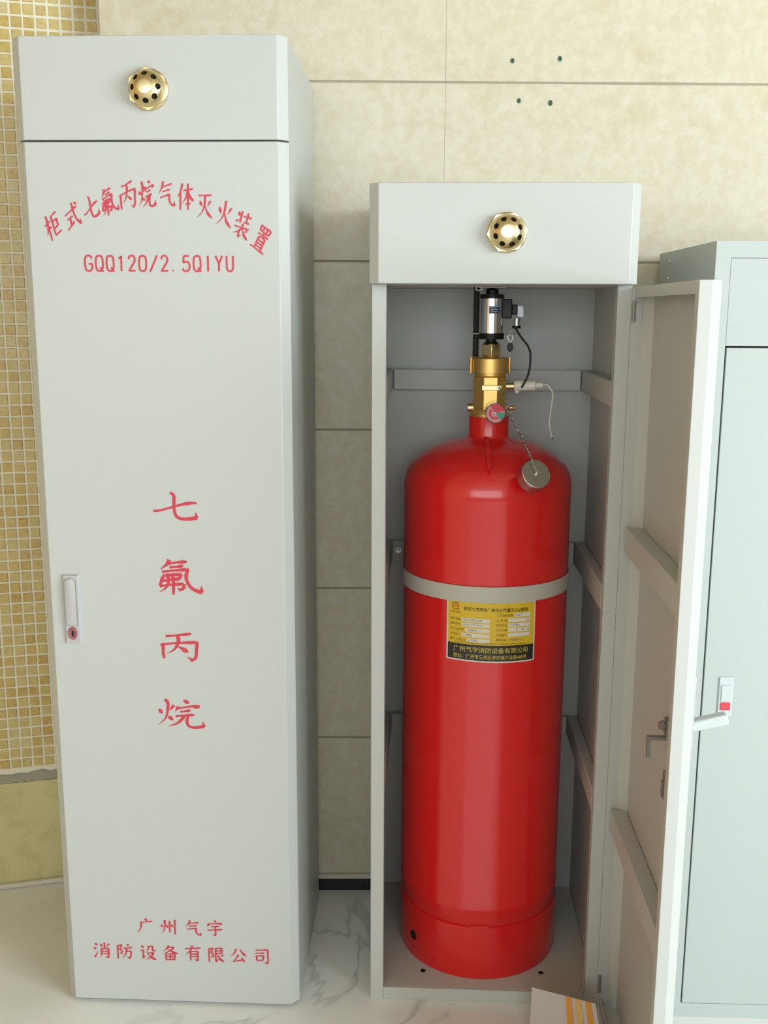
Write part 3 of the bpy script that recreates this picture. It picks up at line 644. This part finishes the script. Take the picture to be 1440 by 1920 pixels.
# ---- retaining strap round the cylinder
AX, AY, RT = 0.2505, 0.2620, 0.1850
SR = RT+0.0012; stz0, stz1 = 0.9135, 0.9480
path = [(0.036, RY-0.0012), (AX-SR-0.0015, RY-0.0012), (AX-SR-0.0012, RY-0.006)]
for k in range(0, 61):
    a = math.pi+math.pi*k/60
    path.append((AX+SR*math.cos(a), AY+SR*math.sin(a)))
path += [(AX+SR+0.0012, RY-0.006), (AX+SR+0.0015, RY-0.0012), (0.470, RY-0.0012)]
vs_, fs_ = [], []
for i, (x, y) in enumerate(path):
    a = path[max(i-1, 0)]; b = path[min(i+1, len(path)-1)]; tx, ty = b[0]-a[0], b[1]-a[1]; l = math.hypot(tx, ty); nx, ny = ty/l, -tx/l
    for z in (stz0, stz1):
        vs_ += [(x, y, z), (x+nx*0.0022, y+ny*0.0022, z)]
for i in range(len(path)-1):
    o_ = 4*i
    fs_ += [(o_, o_+4, o_+6, o_+2), (o_+1, o_+3, o_+7, o_+5), (o_, o_+1, o_+5, o_+4), (o_+2, o_+6, o_+7, o_+3)]
MB().add(vs_, fs_).build('retaining_strap', 'strap', OC, smooth=40)

# ------------------------------------------------------------------ red gas cylinder
c_, s_ = math.cos(cr), math.sin(cr)
GC = empty('gas_cylinder', (cx+c_*AX-s_*AY, cy+s_*AX+c_*AY, FPz), cr)
tag(GC, 'red pressurised gas cylinder with brass valve and yellow nameplate, standing inside the open cabinet', 'gas cylinder')
def G(u, v, dy=0.0):       # picture point -> cylinder-local point on the plane dy in front (-) of its axis
    p = onY('O', u, v, AY+dy); return Vector((p.x-AX, dy, p.z-FPz))
def zz(u, v, dy=0.0): return G(u, v, dy).z
R = RT
zsk = zz(905, 1739, -R); zb1 = zz(905, 1708, -R); zt1 = zz(905, 938, -R)
zs = zz(758, 905)             # shoulder start
sh = [(R, zs)]
for u, v in ((762, 879), (770, 864.6), (788.6, 848.8), (812, 834), (833, 825.5), (862, 820)):
    p = G(u, v); sh.append((abs(p.x), p.z-0.003))
rn = 0.0445
prof = [(R-0.004, zsk-0.006), (R-0.0028, zsk), (R, zsk+0.004), (R, zb1-0.010), (R+0.0012, zb1-0.005), (R+0.0016, zb1), (R+0.0012, zb1+0.005), (R, zb1+0.010), (R, zt1-0.012), (R+0.0010, zt1-0.006), (R+0.0012, zt1), (R+0.0008, zt1+0.006), (R, zt1+0.012)]
prof += [q for q in sh if q[1] > zt1+0.02]
zn0 = sh[-1][1]; zn1 = zz(915, 780)
prof += [(rn+0.006, zn0+0.003), (rn+0.001, zn0+0.007), (rn, zn0+0.012), (rn, zn1), (0.0, zn1)]
# smooth the profile
PP = [prof[0]]
for q in prof[1:]:
    if math.hypot(q[0]-PP[-1][0], q[1]-PP[-1][1]) > 1e-4: PP.append(q)
tk = MB().lathe(PP, 96)
tank = tk.build('tank', 'red_paint', GC, smooth=50)
skp = [(R-0.008, 0.0), (R+0.0002, 0.0005), (R+0.0008, 0.004), (R+0.0008, zsk-0.003), (R-0.002, zsk-0.0008)]
skirt = MB().lathe(skp, 96).build('foot_ring', 'red_paint', GC, smooth=40)
# vent hole in the foot ring and weld tab
qh = onY('O', 776, 1752, AY); a = math.asin(max(-1, min(1, (onY('O', 776, 1752, AY-0.09).x-AX)/R)))
zh = onY('O', 776, 1752, AY-R*math.cos(a)).z-FPz
hn = Vector((math.sin(a), -math.cos(a), 0))
MB().cyl(hn*(R-0.004)+Vector((0, 0, zh)), hn*(R+0.0019)+Vector((0, 0, zh)), 0.0115, 24).build('vent_hole', 'hole', skirt)
MB().lathe([(R+0.0004, zsk-0.004), (R+0.002, zsk-0.0035), (R+0.002, zsk+0.003), (R-0.001, zsk+0.0035)], 6, -math.pi/2-0.13, -math.pi/2+0.08).build('weld_tab', 'red_paint', skirt)
# rib on the shoulder
f0 = zz(915, 818, -rn); 
fin = MB(); yz = []
import bisect
def shoulder_r(z):
    pr_ = sorted(PP, key=lambda t: t[1])
    for (r0, z0_), (r1, z1_) in zip(pr_[:-1], pr_[1:]):
        if z0_ <= z <= z1_ and z1_ > z0_: return r0+(r1-r0)*(z-z0_)/(z1_-z0_)
    return R
zbot = zz(915, 884, -0.165)
pts_f = [(-(rn-0.002), f0)] + [(-(shoulder_r(z)+0.013), z+0.006) for z in np.linspace(zn0-0.004, zbot, 10)] + [(-(shoulder_r(z)-0.012), z) for z in np.linspace(zbot, zn0-0.004, 5)]
fx = G(915, 850, -0.12).x
k = len(pts_f)
fin.add([(fx-0.0040, y, z) for y, z in pts_f]+[(fx+0.0040, y, z) for y, z in pts_f], [tuple(range(k)), tuple(range(2*k-1, k-1, -1))]+[(i, (i+1) % k, k+(i+1) % k, k+i) for i in range(k)])
fin.build('lifting_rib', 'red_paint', GC, smooth=0)

# ---- valve
vx = G(918, 735).x
def ring(zlo, zhi, r, r2=None, seg=40): return [(0, zlo), (r, zlo), (r if r2 is None else r2, zhi), (0, zhi)]
v_ = MB()
zA = zn1; zB = zz(918, 766); zC = zz(918, 706); zD = zz(918, 699); zE = zz(918, 670)
hw = (G(950, 735, -0.03).x-G(889, 735, -0.03).x)/2
v_.lathe([(0.040, zA-0.004), (0.0415, zA), (0.0415, zA+0.006), (0.036, zB-0.001)], 40)
octo = []
for kx in range(8):
    aa = math.pi/8+kx*math.pi/4
    rr = hw/math.cos(math.pi/8)
    octo.append((rr*math.cos(aa), rr*math.sin(aa)))
v_.prism(octo, zB-0.001, zC)
v_.lathe([(0.031, zC-0.001), (0.034, zC+0.003), (0.034, zD+0.001)], 40)
v_.xform(Matrix.Translation((vx, 0, 0)))
valve = v_.build('valve_body', 'brass_satin', GC, bevel=0.001)
c2 = MB().lathe([(0.030, zD-0.001), (0.0400, zD), (0.0400, zE-0.002), (0.037, zE), (0.0, zE)], 14)
for sx in (-1, 1):
    c2.cyl((sx*0.0425, 0, zD-0.001), (sx*0.0425, 0, zE+0.001), 0.0030, 12)
c2.xform(Matrix.Translation((vx, 0, 0)) @ Matrix.Rotation(0.1, 4, 'Z'))
c2.build('collar', 'brass_satin', valve, bevel=0.0008)
zF = zz(919, 641)
hn_ = MB(); hr = 0.0225
hexa = [(hr*math.cos(0.52+q*math.pi/3), hr*math.sin(0.52+q*math.pi/3)) for q in range(6)]
hn_.prism(hexa, zE+0.004, zF-0.006); hn_.lathe([(0.015, zE-0.001), (0.019, zE+0.004)], 24); hn_.lathe([(0.019, zF-0.006), (0.0145, zF)], 24)
hn_.xform(Matrix.Translation((vx+0.001, 0, 0))); hn_.build('hex_nut', 'brass', valve, bevel=0.0008)
# small rivet plate and side plugs
yf = -hw-0.0005
pa = G(903, 728, yf); pb = G(941, 727, yf)
rp = MB().box(pa.x, pb.x, yf-0.0016, yf+0.001, (pa.z+pb.z)/2-0.0058, (pa.z+pb.z)/2+0.0058).build('rivet_plate', 'brass', valve, bevel=0.0012)
q = G(936.5, 728, yf)
MB().lathe([(0.0016, 0), (0.0044, 0), (0.0044, 0.0018), (0.0030, 0.0024), (0.0016, 0.0018)], 20).xform(Matrix.Translation((q.x, yf-0.0014, q.z)) @ Matrix.Rotation(math.pi/2, 4, 'X')).build('rivet', 'white_plastic', valve)
zp = zz(880, 764)
MB().cyl((vx-hw+0.004, 0, zp), (vx-hw-0.013, 0, zp), 0.0088, 20).build('side_plug', 'brass', valve, bevel=0.001)
MB().cyl((vx+hw-0.004, 0, zp), (vx+hw+0.010, 0, zp), 0.0080, 6).cyl((vx+hw+0.010, 0, zp), (vx+hw+0.015, 0, zp), 0.0042, 16).cyl((vx+hw+0.015, 0, zp), (vx+hw+0.022, 0, zp), 0.0058, 6).build('side_plug', 'brass', valve, bevel=0.0006)
# pressure gauge
gy = -hw-0.030; gc = G(929, 773.5, gy); gr = 0.0222
gb = MB().lathe([(0.0, 0.0), (gr-0.003, 0.0), (gr, 0.002), (gr, 0.012), (gr-0.0012, 0.0135), (gr-0.0024, 0.0125), (gr-0.0026, 0.0105), (0.0, 0.0105)], 48)
gb.cyl((0, 0, 0.001), (0, 0, -0.028), 0.007, 16)
GM = Matrix.Translation((gc.x, gy+0.010, gc.z)) @ Matrix.Rotation(math.pi/2+0.10, 4, 'X')
gau = gb.xform(GM).build('pressure_gauge', 'chrome', GC)
def disc(name, m_, r, a0, a1, z, r0=0.0, seg=32):
    b = MB(); vs = [(r0*math.cos(a0), r0*math.sin(a0), z)] if r0 == 0 else []
    n_ = seg
    for i in range(n_+1):
        a_ = a0+(a1-a0)*i/n_
        if r0 > 0: vs.append((r0*math.cos(a_), r0*math.sin(a_), z))
        vs.append((r*math.cos(a_), r*math.sin(a_), z))
    if r0 == 0: b.add(vs, [(0, i+1, i+2) for i in range(n_)])
    else: b.add(vs, [(2*i, 2*i+1, 2*i+3, 2*i+2) for i in range(n_)])
    return b.xform(GM).build(name, m_, gau, smooth=0)
disc('dial', 'gauge_face', gr-0.0025, 0, 2*math.pi, 0.0107)
disc('red_sector', 'gauge_red', gr-0.0028, 0.25, 2.2, 0.0109)
disc('red_sector', 'gauge_red', gr-0.0080, 2.4, 5.2, 0.0109, 0.009)
disc('green_sector', 'gauge_green', gr-0.0028, -0.95, 0.12, 0.0109)
MB().lathe([(0, 0.0109), (0.0018, 0.0109), (0.0016, 0.0118), (0, 0.0118)], 14).xform(GM).build('dial_pin', 'white_plastic', gau)
# solenoid actuator
ax_ = G(922, 592).x
zG = zz(922, 633); zH = zz(922, 624.5); zI = zz(922, 560); zJ = zz(922, 552); zK = min(zz(922, 538), HZ-FPz-0.002)
rc = 0.0262
ac = MB().lathe([(0.0, zH), (rc, zH), (rc, zI), (0.0, zI)], 48).xform(Matrix.Translation((ax_, 0, 0))).build('solenoid_actuator', 'chrome', GC, smooth=40)
MB().lathe([(0.0, zF-0.002), (0.0115, zF-0.002), (0.0115, zG-0.002), (0.0, zG-0.002)], 24).lathe([(0.0, zG-0.003), (0.0275, zG-0.003), (0.0280, zH), (0.0, zH)], 40).xform(Matrix.Translation((ax_, 0, 0))).build('lower_ring', 'black', ac)
MB().lathe([(0.0, zI), (0.0262, zI), (0.0262, zJ), (0.014, zJ+0.001), (0.0140, zK-0.005), (0.010, zK-0.0006), (0.0, zK)], 40).xform(Matrix.Translation((ax_, 0, 0))).build('top_cap', 'black', ac)
st = MB(); a0_, a1_ = -1.85, -0.95
for zlo, zhi, mm, nm in ((zz(922, 588), zz(922, 574), 'blue_sticker', 'sticker'), (zz(922, 576), zz(922, 574), 'sticker_blue', 'sticker_stripe'), (zz(922, 580.5), zz(922, 579.3), 'white_paper', 'sticker_line'), (zz(922, 585), zz(922, 584), 'white_paper', 'sticker_line')):
    e_ = 0.0003 if nm == 'sticker' else 0.0005
    sh_ = 0.0 if nm != 'sticker_line' else 0.15
    MB().lathe([(rc+e_, zlo), (rc+e_, zhi)], 14, a0_+sh_, a1_-sh_).xform(Matrix.Translation((ax_, 0, 0))).build(nm, mm, ac)
# electrical connector and cable
p0 = G(944, 597); p1 = G(960, 561)
cn = MB().box(p0.x-0.006, p1.x, -0.013, 0.013, p0.z, p1.z)
p2 = G(960, 590); p3 = G(970, 571)
cn.box(p2.x-0.001, p3.x, -0.010, 0.010, p2.z, p3.z)
cn.build('connector', 'black', ac, bevel=0.002)
p4 = G(969, 595); p5 = G(982, 573)
MB().box(p4.x, p5.x, -0.009, 0.009, p4.z, p5.z).build('connector_cover', 'glass', ac, bevel=0.0015)
p6 = G(968, 606)
MB().cyl((p6.x+0.001, 0, zz(968, 597)), (p6.x+0.001, 0, zz(968, 612)), 0.0066, 18).build('cable_gland', 'steel', ac)
MB().cyl((p6.x+0.0005, 0, zz(968, 610.5)), (p6.x+0.0005, 0, zz(968, 616)), 0.0092, 18).build('gland_nut', 'black', ac, bevel=0.001)
cab = smoothpath([G(966.5, 615), G(977, 632, -.004), G(992, 653, -.008), G(994.5, 676, -.01), G(990, 703, -.012), (G(978, 727, -.016))], 8)
MB().tube(cab, 0.0023, 8).build('black_cable', 'black', ac)
# split ring with oval tag
rg = G(957, 625, -0.03)
MB().tube([rg+Vector((0.0095*math.cos(t), 0.004*math.sin(t), 0.0045*math.sin(t))) for t in np.linspace(0, 2*math.pi, 24, endpoint=False)], 0.0009, 6, True).build('key_ring', 'steel', ac)
tg = G(956.5, 651, -0.03)
MB().tube([rg+Vector((-0.006, 0, -0.004)), tg+Vector((-0.005, 0, 0.018)), tg+Vector((0, 0, 0.009)), tg+Vector((0.005, 0, 0.018)), rg+Vector((0.005, 0, -0.004))], 0.0009, 6).build('tag_wire', 'steel', ac)
MB().lathe([(0, -0.001), (0.0082, -0.001), (0.0082, 0.001), (0, 0.001)], 28).xform(Matrix.Translation(tg) @ Matrix.Rotation(math.pi/2, 4, 'X') @ Matrix.Diagonal((0.85, 1.25, 1, 1))).build('oval_tag', 'black', ac)
# safety pin bits at the top and on the left
t1 = G(898, 541, -0.02)
MB().tube([t1+Vector((0.007*math.cos(t), 0, 0.004*math.sin(t))) for t in np.linspace(0, 2*math.pi, 18, endpoint=False)], 0.0008, 6, True).build('pin_ring', 'steel', ac)
MB().cyl(G(898, 538.5, -0.018), G(948, 538.5, -0.018), 0.0009, 8).build('safety_pin', 'steel', ac)
MB().cyl(G(887, 625.5, -0.01), G(899, 625.5, -0.01), 0.0012, 8).build('stop_pin', 'steel', ac)
# flexible discharge hose behind the actuator, running up into the top box
hose = MB(); hx = G(893, 600, 0.040)
hose.cyl((hx.x, 0.040, zz(893, 680)), (hx.x, 0.040, HZ-FPz), 0.0062, 16)
zc_ = zz(893, 668)
while zc_ < HZ-FPz-0.01:
    st_ = len(hose.v)
    hose.lathe([(0.0062, zc_), (0.0074, zc_+0.0016), (0.0062, zc_+0.0032)], 12)
    hose.xform(Matrix.Translation((hx.x, 0.040, 0)), st_); zc_ += 0.0042
hose.build('braided_hose', 'hose_dark', valve)
# pressure switch with white wire
p0 = G(951, 724); p1 = G(966, 724); p2 = G(1003, 722); p3 = G(1018, 722)
ps = MB().cyl((vx+hw-0.004, 0, p0.z), (p1.x, 0, p0.z), 0.0072, 16)
ps = ps.build('pressure_switch', 'brass', GC)
MB().cyl((p1.x-0.003, 0, p0.z+0.001), (p2.x, 0, p0.z+0.002), 0.0118, 24).cyl((p2.x, 0, p0.z+0.002), (p3.x, 0, p0.z+0.003), 0.0072, 18).cyl((p1.x, 0, p0.z-0.012), (p1.x+0.008, 0, p0.z-0.012), 0.004, 12).build('switch_body', 'white_plastic', ps, bevel=0.001)
wp = [(p3.x-0.001, 0, p0.z+0.003)]+[tuple(G(u, v, d)) for u, v, d in ((1026, 722, 0), (1035, 733, -.002), (1036.5, 745, -.004), (1033, 768, -.006), (1030, 795, -.008), (1035, 820, -.01))]
MB().tube(smoothpath(wp, 8), 0.0019, 8).build('white_wire', 'white_plastic', ps)
we_ = Vector(wp[-1]); MB().cyl(we_, we_+Vector((0.001, 0, -0.004)), 0.0012, 8).build('wire_end', 'black', ps)
# hanging steel cap and its chain
ccn = G(1006, 888, -0.212)
fn = Vector((0.33, -0.80, 0.50)).normalized()
Rm = fn.to_track_quat('Z', 'Y').to_matrix().to_4x4()
capM = Matrix.Translation(ccn) @ Rm
rcap = 0.0312
cp = MB().lathe([(0, -0.030), (rcap-0.003, -0.030), (rcap-0.003, -0.028), (rcap, -0.027), (rcap, -0.0015), (rcap-0.0015, 0.0), (0.0042, 0.0)], 48)
capo = cp.xform(capM).build('outlet_cap', 'steel', GC)
MB().lathe([(0.0044, -0.001), (0.0050, 0.0015), (0.0035, 0.005), (0, 0.006)], 18).xform(capM).build('cap_stud', 'chrome', capo)
ch_ = MB()
start = G(936.5, 728, yf-0.003); endp = capM @ Vector((0, 0, 0.0045))
cpts = smoothpath([start, G(949, 753, -.055), G(958, 780, -.075), G(975, 815, -.105), G(992, 850, -.165), G(998, 864, -.205), endp], 24)
cum = [0.0]
for i in range(1, len(cpts)): cum.append(cum[-1]+(cpts[i]-cpts[i-1]).length)
nl = int(cum[-1]/0.0072)
def at_len(d_):
    for i in range(1, len(cum)):
        if cum[i] >= d_:
            t = (d_-cum[i-1])/max(cum[i]-cum[i-1], 1e-9); return cpts[i-1].lerp(cpts[i], t), (cpts[i]-cpts[i-1]).normalized()
    return cpts[-1], (cpts[-1]-cpts[-2]).normalized()
for i in range(nl):
    c0, t0 = at_len((i+0.5)*cum[-1]/nl)
    n0 = t0.orthogonal().normalized(); b0 = t0.cross(n0)
    w0 = n0 if i % 2 else b0
    w0 = (w0*math.cos(0.5)+t0.cross(w0)*math.sin(0.5))
    ch_.tube([c0+t0*(0.0052*math.cos(t))+w0*(0.0030*math.sin(t)) for t in np.linspace(0, 2*math.pi, 12, endpoint=False)], 0.00085, 5, True)
ch_.build('cap_chain', 'steel', capo)

# ---- nameplate wrapped round the tank
pL = onY('O', 838, 1182, AY-R+0.010); pR = onY('O', 1003, 1182, AY-R+0.022)
thL = math.asin((pL.x-AX)/R); thR = math.asin((pR.x-AX)/R)
zT_ = onY('O', 905, 1128, AY-R).z-FPz-0.0005; zB_ = onY('O', 905, 1242.5, AY-R).z-FPz
LW_, LH_ = (thR-thL)*R, zT_-zB_
tiltz = 0.0
def wrap(u, v, e):         # u, v in 0..1 from the plate's lower-left corner
    a_ = thL+(thR-thL)*u
    return ((R+e)*math.sin(a_), -(R+e)*math.cos(a_), zB_+LH_*v-0.0035*(u-0.5))
def patch(mb, u0, u1, v0, v1, e, n=20):
    n = max(2, int(n*(u1-u0))+1)
    vs = []
    for i in range(n+1):
        u = u0+(u1-u0)*i/n; vs += [wrap(u, v0, e), wrap(u, v1, e)]
    mb.add(vs, [(2*i, 2*i+2, 2*i+3, 2*i+1) for i in range(n)])
mb = MB(); patch(mb, 0, 1, 0, 1, 0.0006)
npl = mb.build('nameplate', 'white_paper', GC, smooth=60); npl['label'] = 'yellow and black nameplate with white border'
mb = MB(); patch(mb, 0.017, 0.983, 0.285, 0.976, 0.0009); mb.build('yellow_field', 'label_yellow', npl, smooth=60)
mb = MB(); patch(mb, 0.017, 0.983, 0.024, 0.285, 0.0009); mb.build('black_field', 'label_black', npl, smooth=60)
mb = MB()
for u0, u1, v in ((0.175, 0.475, 0.655), (0.175, 0.475, 0.575), (0.210, 0.475, 0.490), (0.175, 0.475, 0.408), (0.235, 0.475, 0.325), (0.742, 0.930, 0.755), (0.675, 0.930, 0.672), (0.675, 0.930, 0.592), (0.675, 0.930, 0.515), (0.675, 0.930, 0.432)):
    mb = MB(); patch(mb, u0, u1, v, v+0.058, 0.0011); mb.build('white_box', 'white_paper', npl, smooth=60)
fc = bpy.data.curves.new('textsource', 'FONT'); fo_ = bpy.data.objects.new('textsource', fc); COL.objects.link(fo_)
def text_on_plate(mb, s, u0, u1, v0, v1, bold=0.0):
    fc.body = s; fc.offset = bold
    bpy.context.view_layer.update()
    me = bpy.data.meshes.new_from_object(fo_.evaluated_get(bpy.context.evaluated_depsgraph_get()))
    if not me.vertices: return
    X = [v.co.x for v in me.vertices]; Y = [v.co.y for v in me.vertices]
    a0, a1, b0, b1 = min(X), max(X), min(Y), max(Y)
    mb.add([wrap(u0+(u1-u0)*(v.co.x-a0)/(a1-a0), v0+(v1-v0)*(v.co.y-b0)/(b1-b0), 0.0014) for v in me.vertices], [tuple(p.vertices) for p in me.polygons])
    bpy.data.meshes.remove(me)
mb = MB(); text_on_plate(mb, '柜式七氟丙烷气体灭火装置灭火剂瓶组', 0.195, 0.905, 0.835, 0.900, 0.015); mb.build('title_print', 'label_dark', npl, smooth=0)
mb = MB()
for s, u0, u1, v in (('执行标准:', 0.045, 0.165, 0.665), ('规格型号:', 0.045, 0.165, 0.585), ('灭火剂名称:', 0.045, 0.200, 0.500), ('贮存压力:', 0.045, 0.165, 0.418), ('最大工作压力:', 0.045, 0.222, 0.335), ('工作温度范围:', 0.545, 0.730, 0.762), ('充  装  量:', 0.545, 0.665, 0.680), ('贮存压力:', 0.545, 0.665, 0.600), ('生产日期:', 0.545, 0.665, 0.522), ('产品编号:', 0.545, 0.665, 0.440), ('服务热线:', 0.545, 0.665, 0.360)):
    mb = MB(); text_on_plate(mb, s, u0, u1, v, v+0.040, 0.0); mb.build('field_name', 'label_print', npl, smooth=0)
mb = MB(); text_on_plate(mb, '注意:本产品须由专业人员安装维护,严禁烟火,储存于通风处', 0.095, 0.890, 0.300, 0.326)
mb.build('notice_line', 'label_print', npl, smooth=0)
mb = MB()
for s, u0, u1, v in (('GB16670-2006', 0.190, 0.395, 0.668), ('QMP120/2.5-QY', 0.190, 0.410, 0.588), ('七氟丙烷', 0.230, 0.340, 0.502), ('2.5MPa', 0.190, 0.290, 0.420), ('4.2MPa', 0.250, 0.350, 0.338), ('0-50℃', 0.755, 0.830, 0.768), ('KG', 0.885, 0.915, 0.684), ('2.5MPa', 0.700, 0.805, 0.604), ('年    月    日', 0.760, 0.920, 0.526), ('4008889119', 0.690, 0.850, 0.364)):
    mb = MB(); text_on_plate(mb, s, u0, u1, v, v+0.034, 0.0); mb.build('field_value', 'label_grey', npl, smooth=0)
mb = MB(); text_on_plate(mb, '广州气宇消防设备有限公司', 0.085, 0.910, 0.155, 0.250, 0.01); mb.build('company_line', 'label_gold', npl, smooth=0)
mb = MB(); text_on_plate(mb, '地址：广州市番禺区南村镇兴业路488号', 0.085, 0.900, 0.050, 0.125, 0.01)
mb.build('address_line', 'label_gold', npl, smooth=0)
# round logo: a ring with a tail and inner coil
mb = MB()
lc = (0.100, 0.895); asp = LW_/LH_
def arc(r0, r1, a0, a1, n=26):
    vs = []
    for i in range(n+1):
        a_ = a0+(a1-a0)*i/n
        for r in (r0, r1): vs.append(wrap(lc[0]+r*math.cos(a_), lc[1]+r*asp*math.sin(a_), 0.0014))
    mb.add(vs, [(2*i, 2*i+1, 2*i+3, 2*i+2) for i in range(n)])
arc(0.033, 0.042, -0.45, 5.5); arc(0.017, 0.022, -1.2, 4.4); arc(0.005, 0.009, 0, 6.28)
mb.add([wrap(0.118, 0.860, .0014), wrap(0.128, 0.865, .0014), wrap(0.148, 0.832, .0014), wrap(0.138, 0.832, .0014)], [(0, 1, 2, 3)])
mb.build('logo', 'logo_red', npl, smooth=0)
mb = MB(); text_on_plate(mb, '气宇消防', 0.045, 0.160, 0.775, 0.815); mb.build('logo_name', 'logo_red', npl, smooth=0)
bpy.data.objects.remove(fo_)

# ------------------------------------------------------------------ pale cabinet at the right
W, D, H = 0.60, 0.462, 1.6466
cx, cy, cr = CABS['R']
RCB = empty('metal_cabinet', (cx, cy, 0), cr)
tag(RCB, 'pale greenish white metal cabinet at the right edge behind the open door', 'cabinet')
FR = 0.0285
b_ = MB().box(0, W, 0.010, D, 0, H)
b_.box(0, FR, 0.0, 0.0102, 0.0, H); b_.box(W-FR, W, 0, 0.0102, 0.0, H); b_.box(FR, W-FR, 0, 0.0102, H-0.031, H); b_.box(FR, W-FR, 0, 0.0102, 0, 0.0335)
b_.build('body', 'pale_paint', RCB, smooth=0)
MB().box(FR+0.0006, W-FR-0.0006, 0.0006, 0.0098, 1.4512, H-0.0316).build('upper_panel', 'pale_paint', RCB, bevel=0.0008)
rd = MB().box(FR+0.0032, W-FR-0.002, -0.0004, 0.0098, 0.0345, 1.4478).build('door', 'pale_paint', RCB, bevel=0.0008)
MB().box(FR+0.0002, W-FR-0.0002, 0.0085, 0.0101, 0.0338, 1.4510).build('door_gap', 'hole', RCB, smooth=0)
lp = MB().box(0.0627, 0.0915, -0.0035, 0.0, 0.6995, 0.7846).build('lock_plate', 'lock_white', rd, bevel=0.0012)
MB().box(0.0672, 0.0870, -0.0055, -0.003, 0.7335, 0.7680).build('lock_paddle', 'lock_white', lp, bevel=0.001)
MB().box(0.0672, 0.0870, -0.0052, -0.003, 0.7140, 0.7308).build('push_button', 'lock_red', lp, bevel=0.0008)
for (u, v) in ((1255.5, 489.5), (1252.5, 522)):
    q = onX('R', u, v, 0.0)
    MB().lathe([(0.0042, 0), (0.0038, 0.0016), (0.0, 0.0022)], 14).xform(Matrix.Translation((0.0, q.y, q.z)) @ Matrix.Rotation(-math.pi/2, 4, 'Y')).build('screw', 'steel', RCB)

# ------------------------------------------------------------------ card leaning at the foot of the open cabinet
A_ = onY('O', 998, 1850, -0.045); B_ = onY('O', 1117, 1881, -0.085)
def OW(v):
    x, y, r = CABS['O']; c, s = math.cos(r), math.sin(r); return Vector((x+c*v[0]-s*v[1], y+s*v[0]+c*v[1], v[2]))
a_, b_ = OW(A_), OW(B_)
ed = (b_-a_); dn = Vector((ed.y, -ed.x, 0)).normalized()
if dn.y > 0: dn = -dn
foot = 0.012
def cardpt(s, t, e):       # s along the top edge, t from top (0) to the floor (1)
    top = a_+ed*s; bt = Vector((top.x, top.y, 0.0))+dn*foot+Vector((0.022*s, 0, 0))
    p = top.lerp(bt, t); n = dn*0.95+Vector((0, 0, 0.3)); return p+n*e
base_c = OW(Vector((0.42, -0.06, 0)))
card = empty('cardboard_sheet', (base_c.x, base_c.y, 0))
tag(card, 'white card with orange stripes standing on the floor against the open cabinet', 'cardboard')
def card_piece(name, s0, s1, e0, e1, m_):
    vs = [cardpt(s, t, e)-base_c for e in (e0, e1) for s, t in ((s0, 0), (s1, 0), (s1, 1), (s0, 1))]
    zmin = 0.0005
    vs = [Vector((v.x, v.y, max(v.z, zmin))) for v in vs]
    return MB().add(vs, [(0, 1, 2, 3), (4, 7, 6, 5), (0, 4, 5, 1), (1, 5, 6, 2), (2, 6, 7, 3), (3, 7, 4, 0)]).build(name, m_, card, smooth=0)
card_piece('sheet', 0, 1, 0, 0.004, 'card_white')
for s0, s1, mm in ((0.535, 0.625, 'tape_orange'), (0.68, 0.775, 'tape_tan'), (0.84, 0.93, 'tape_orange')):
    card_piece('stripe', s0, s1, 0.0041, 0.0046, mm)
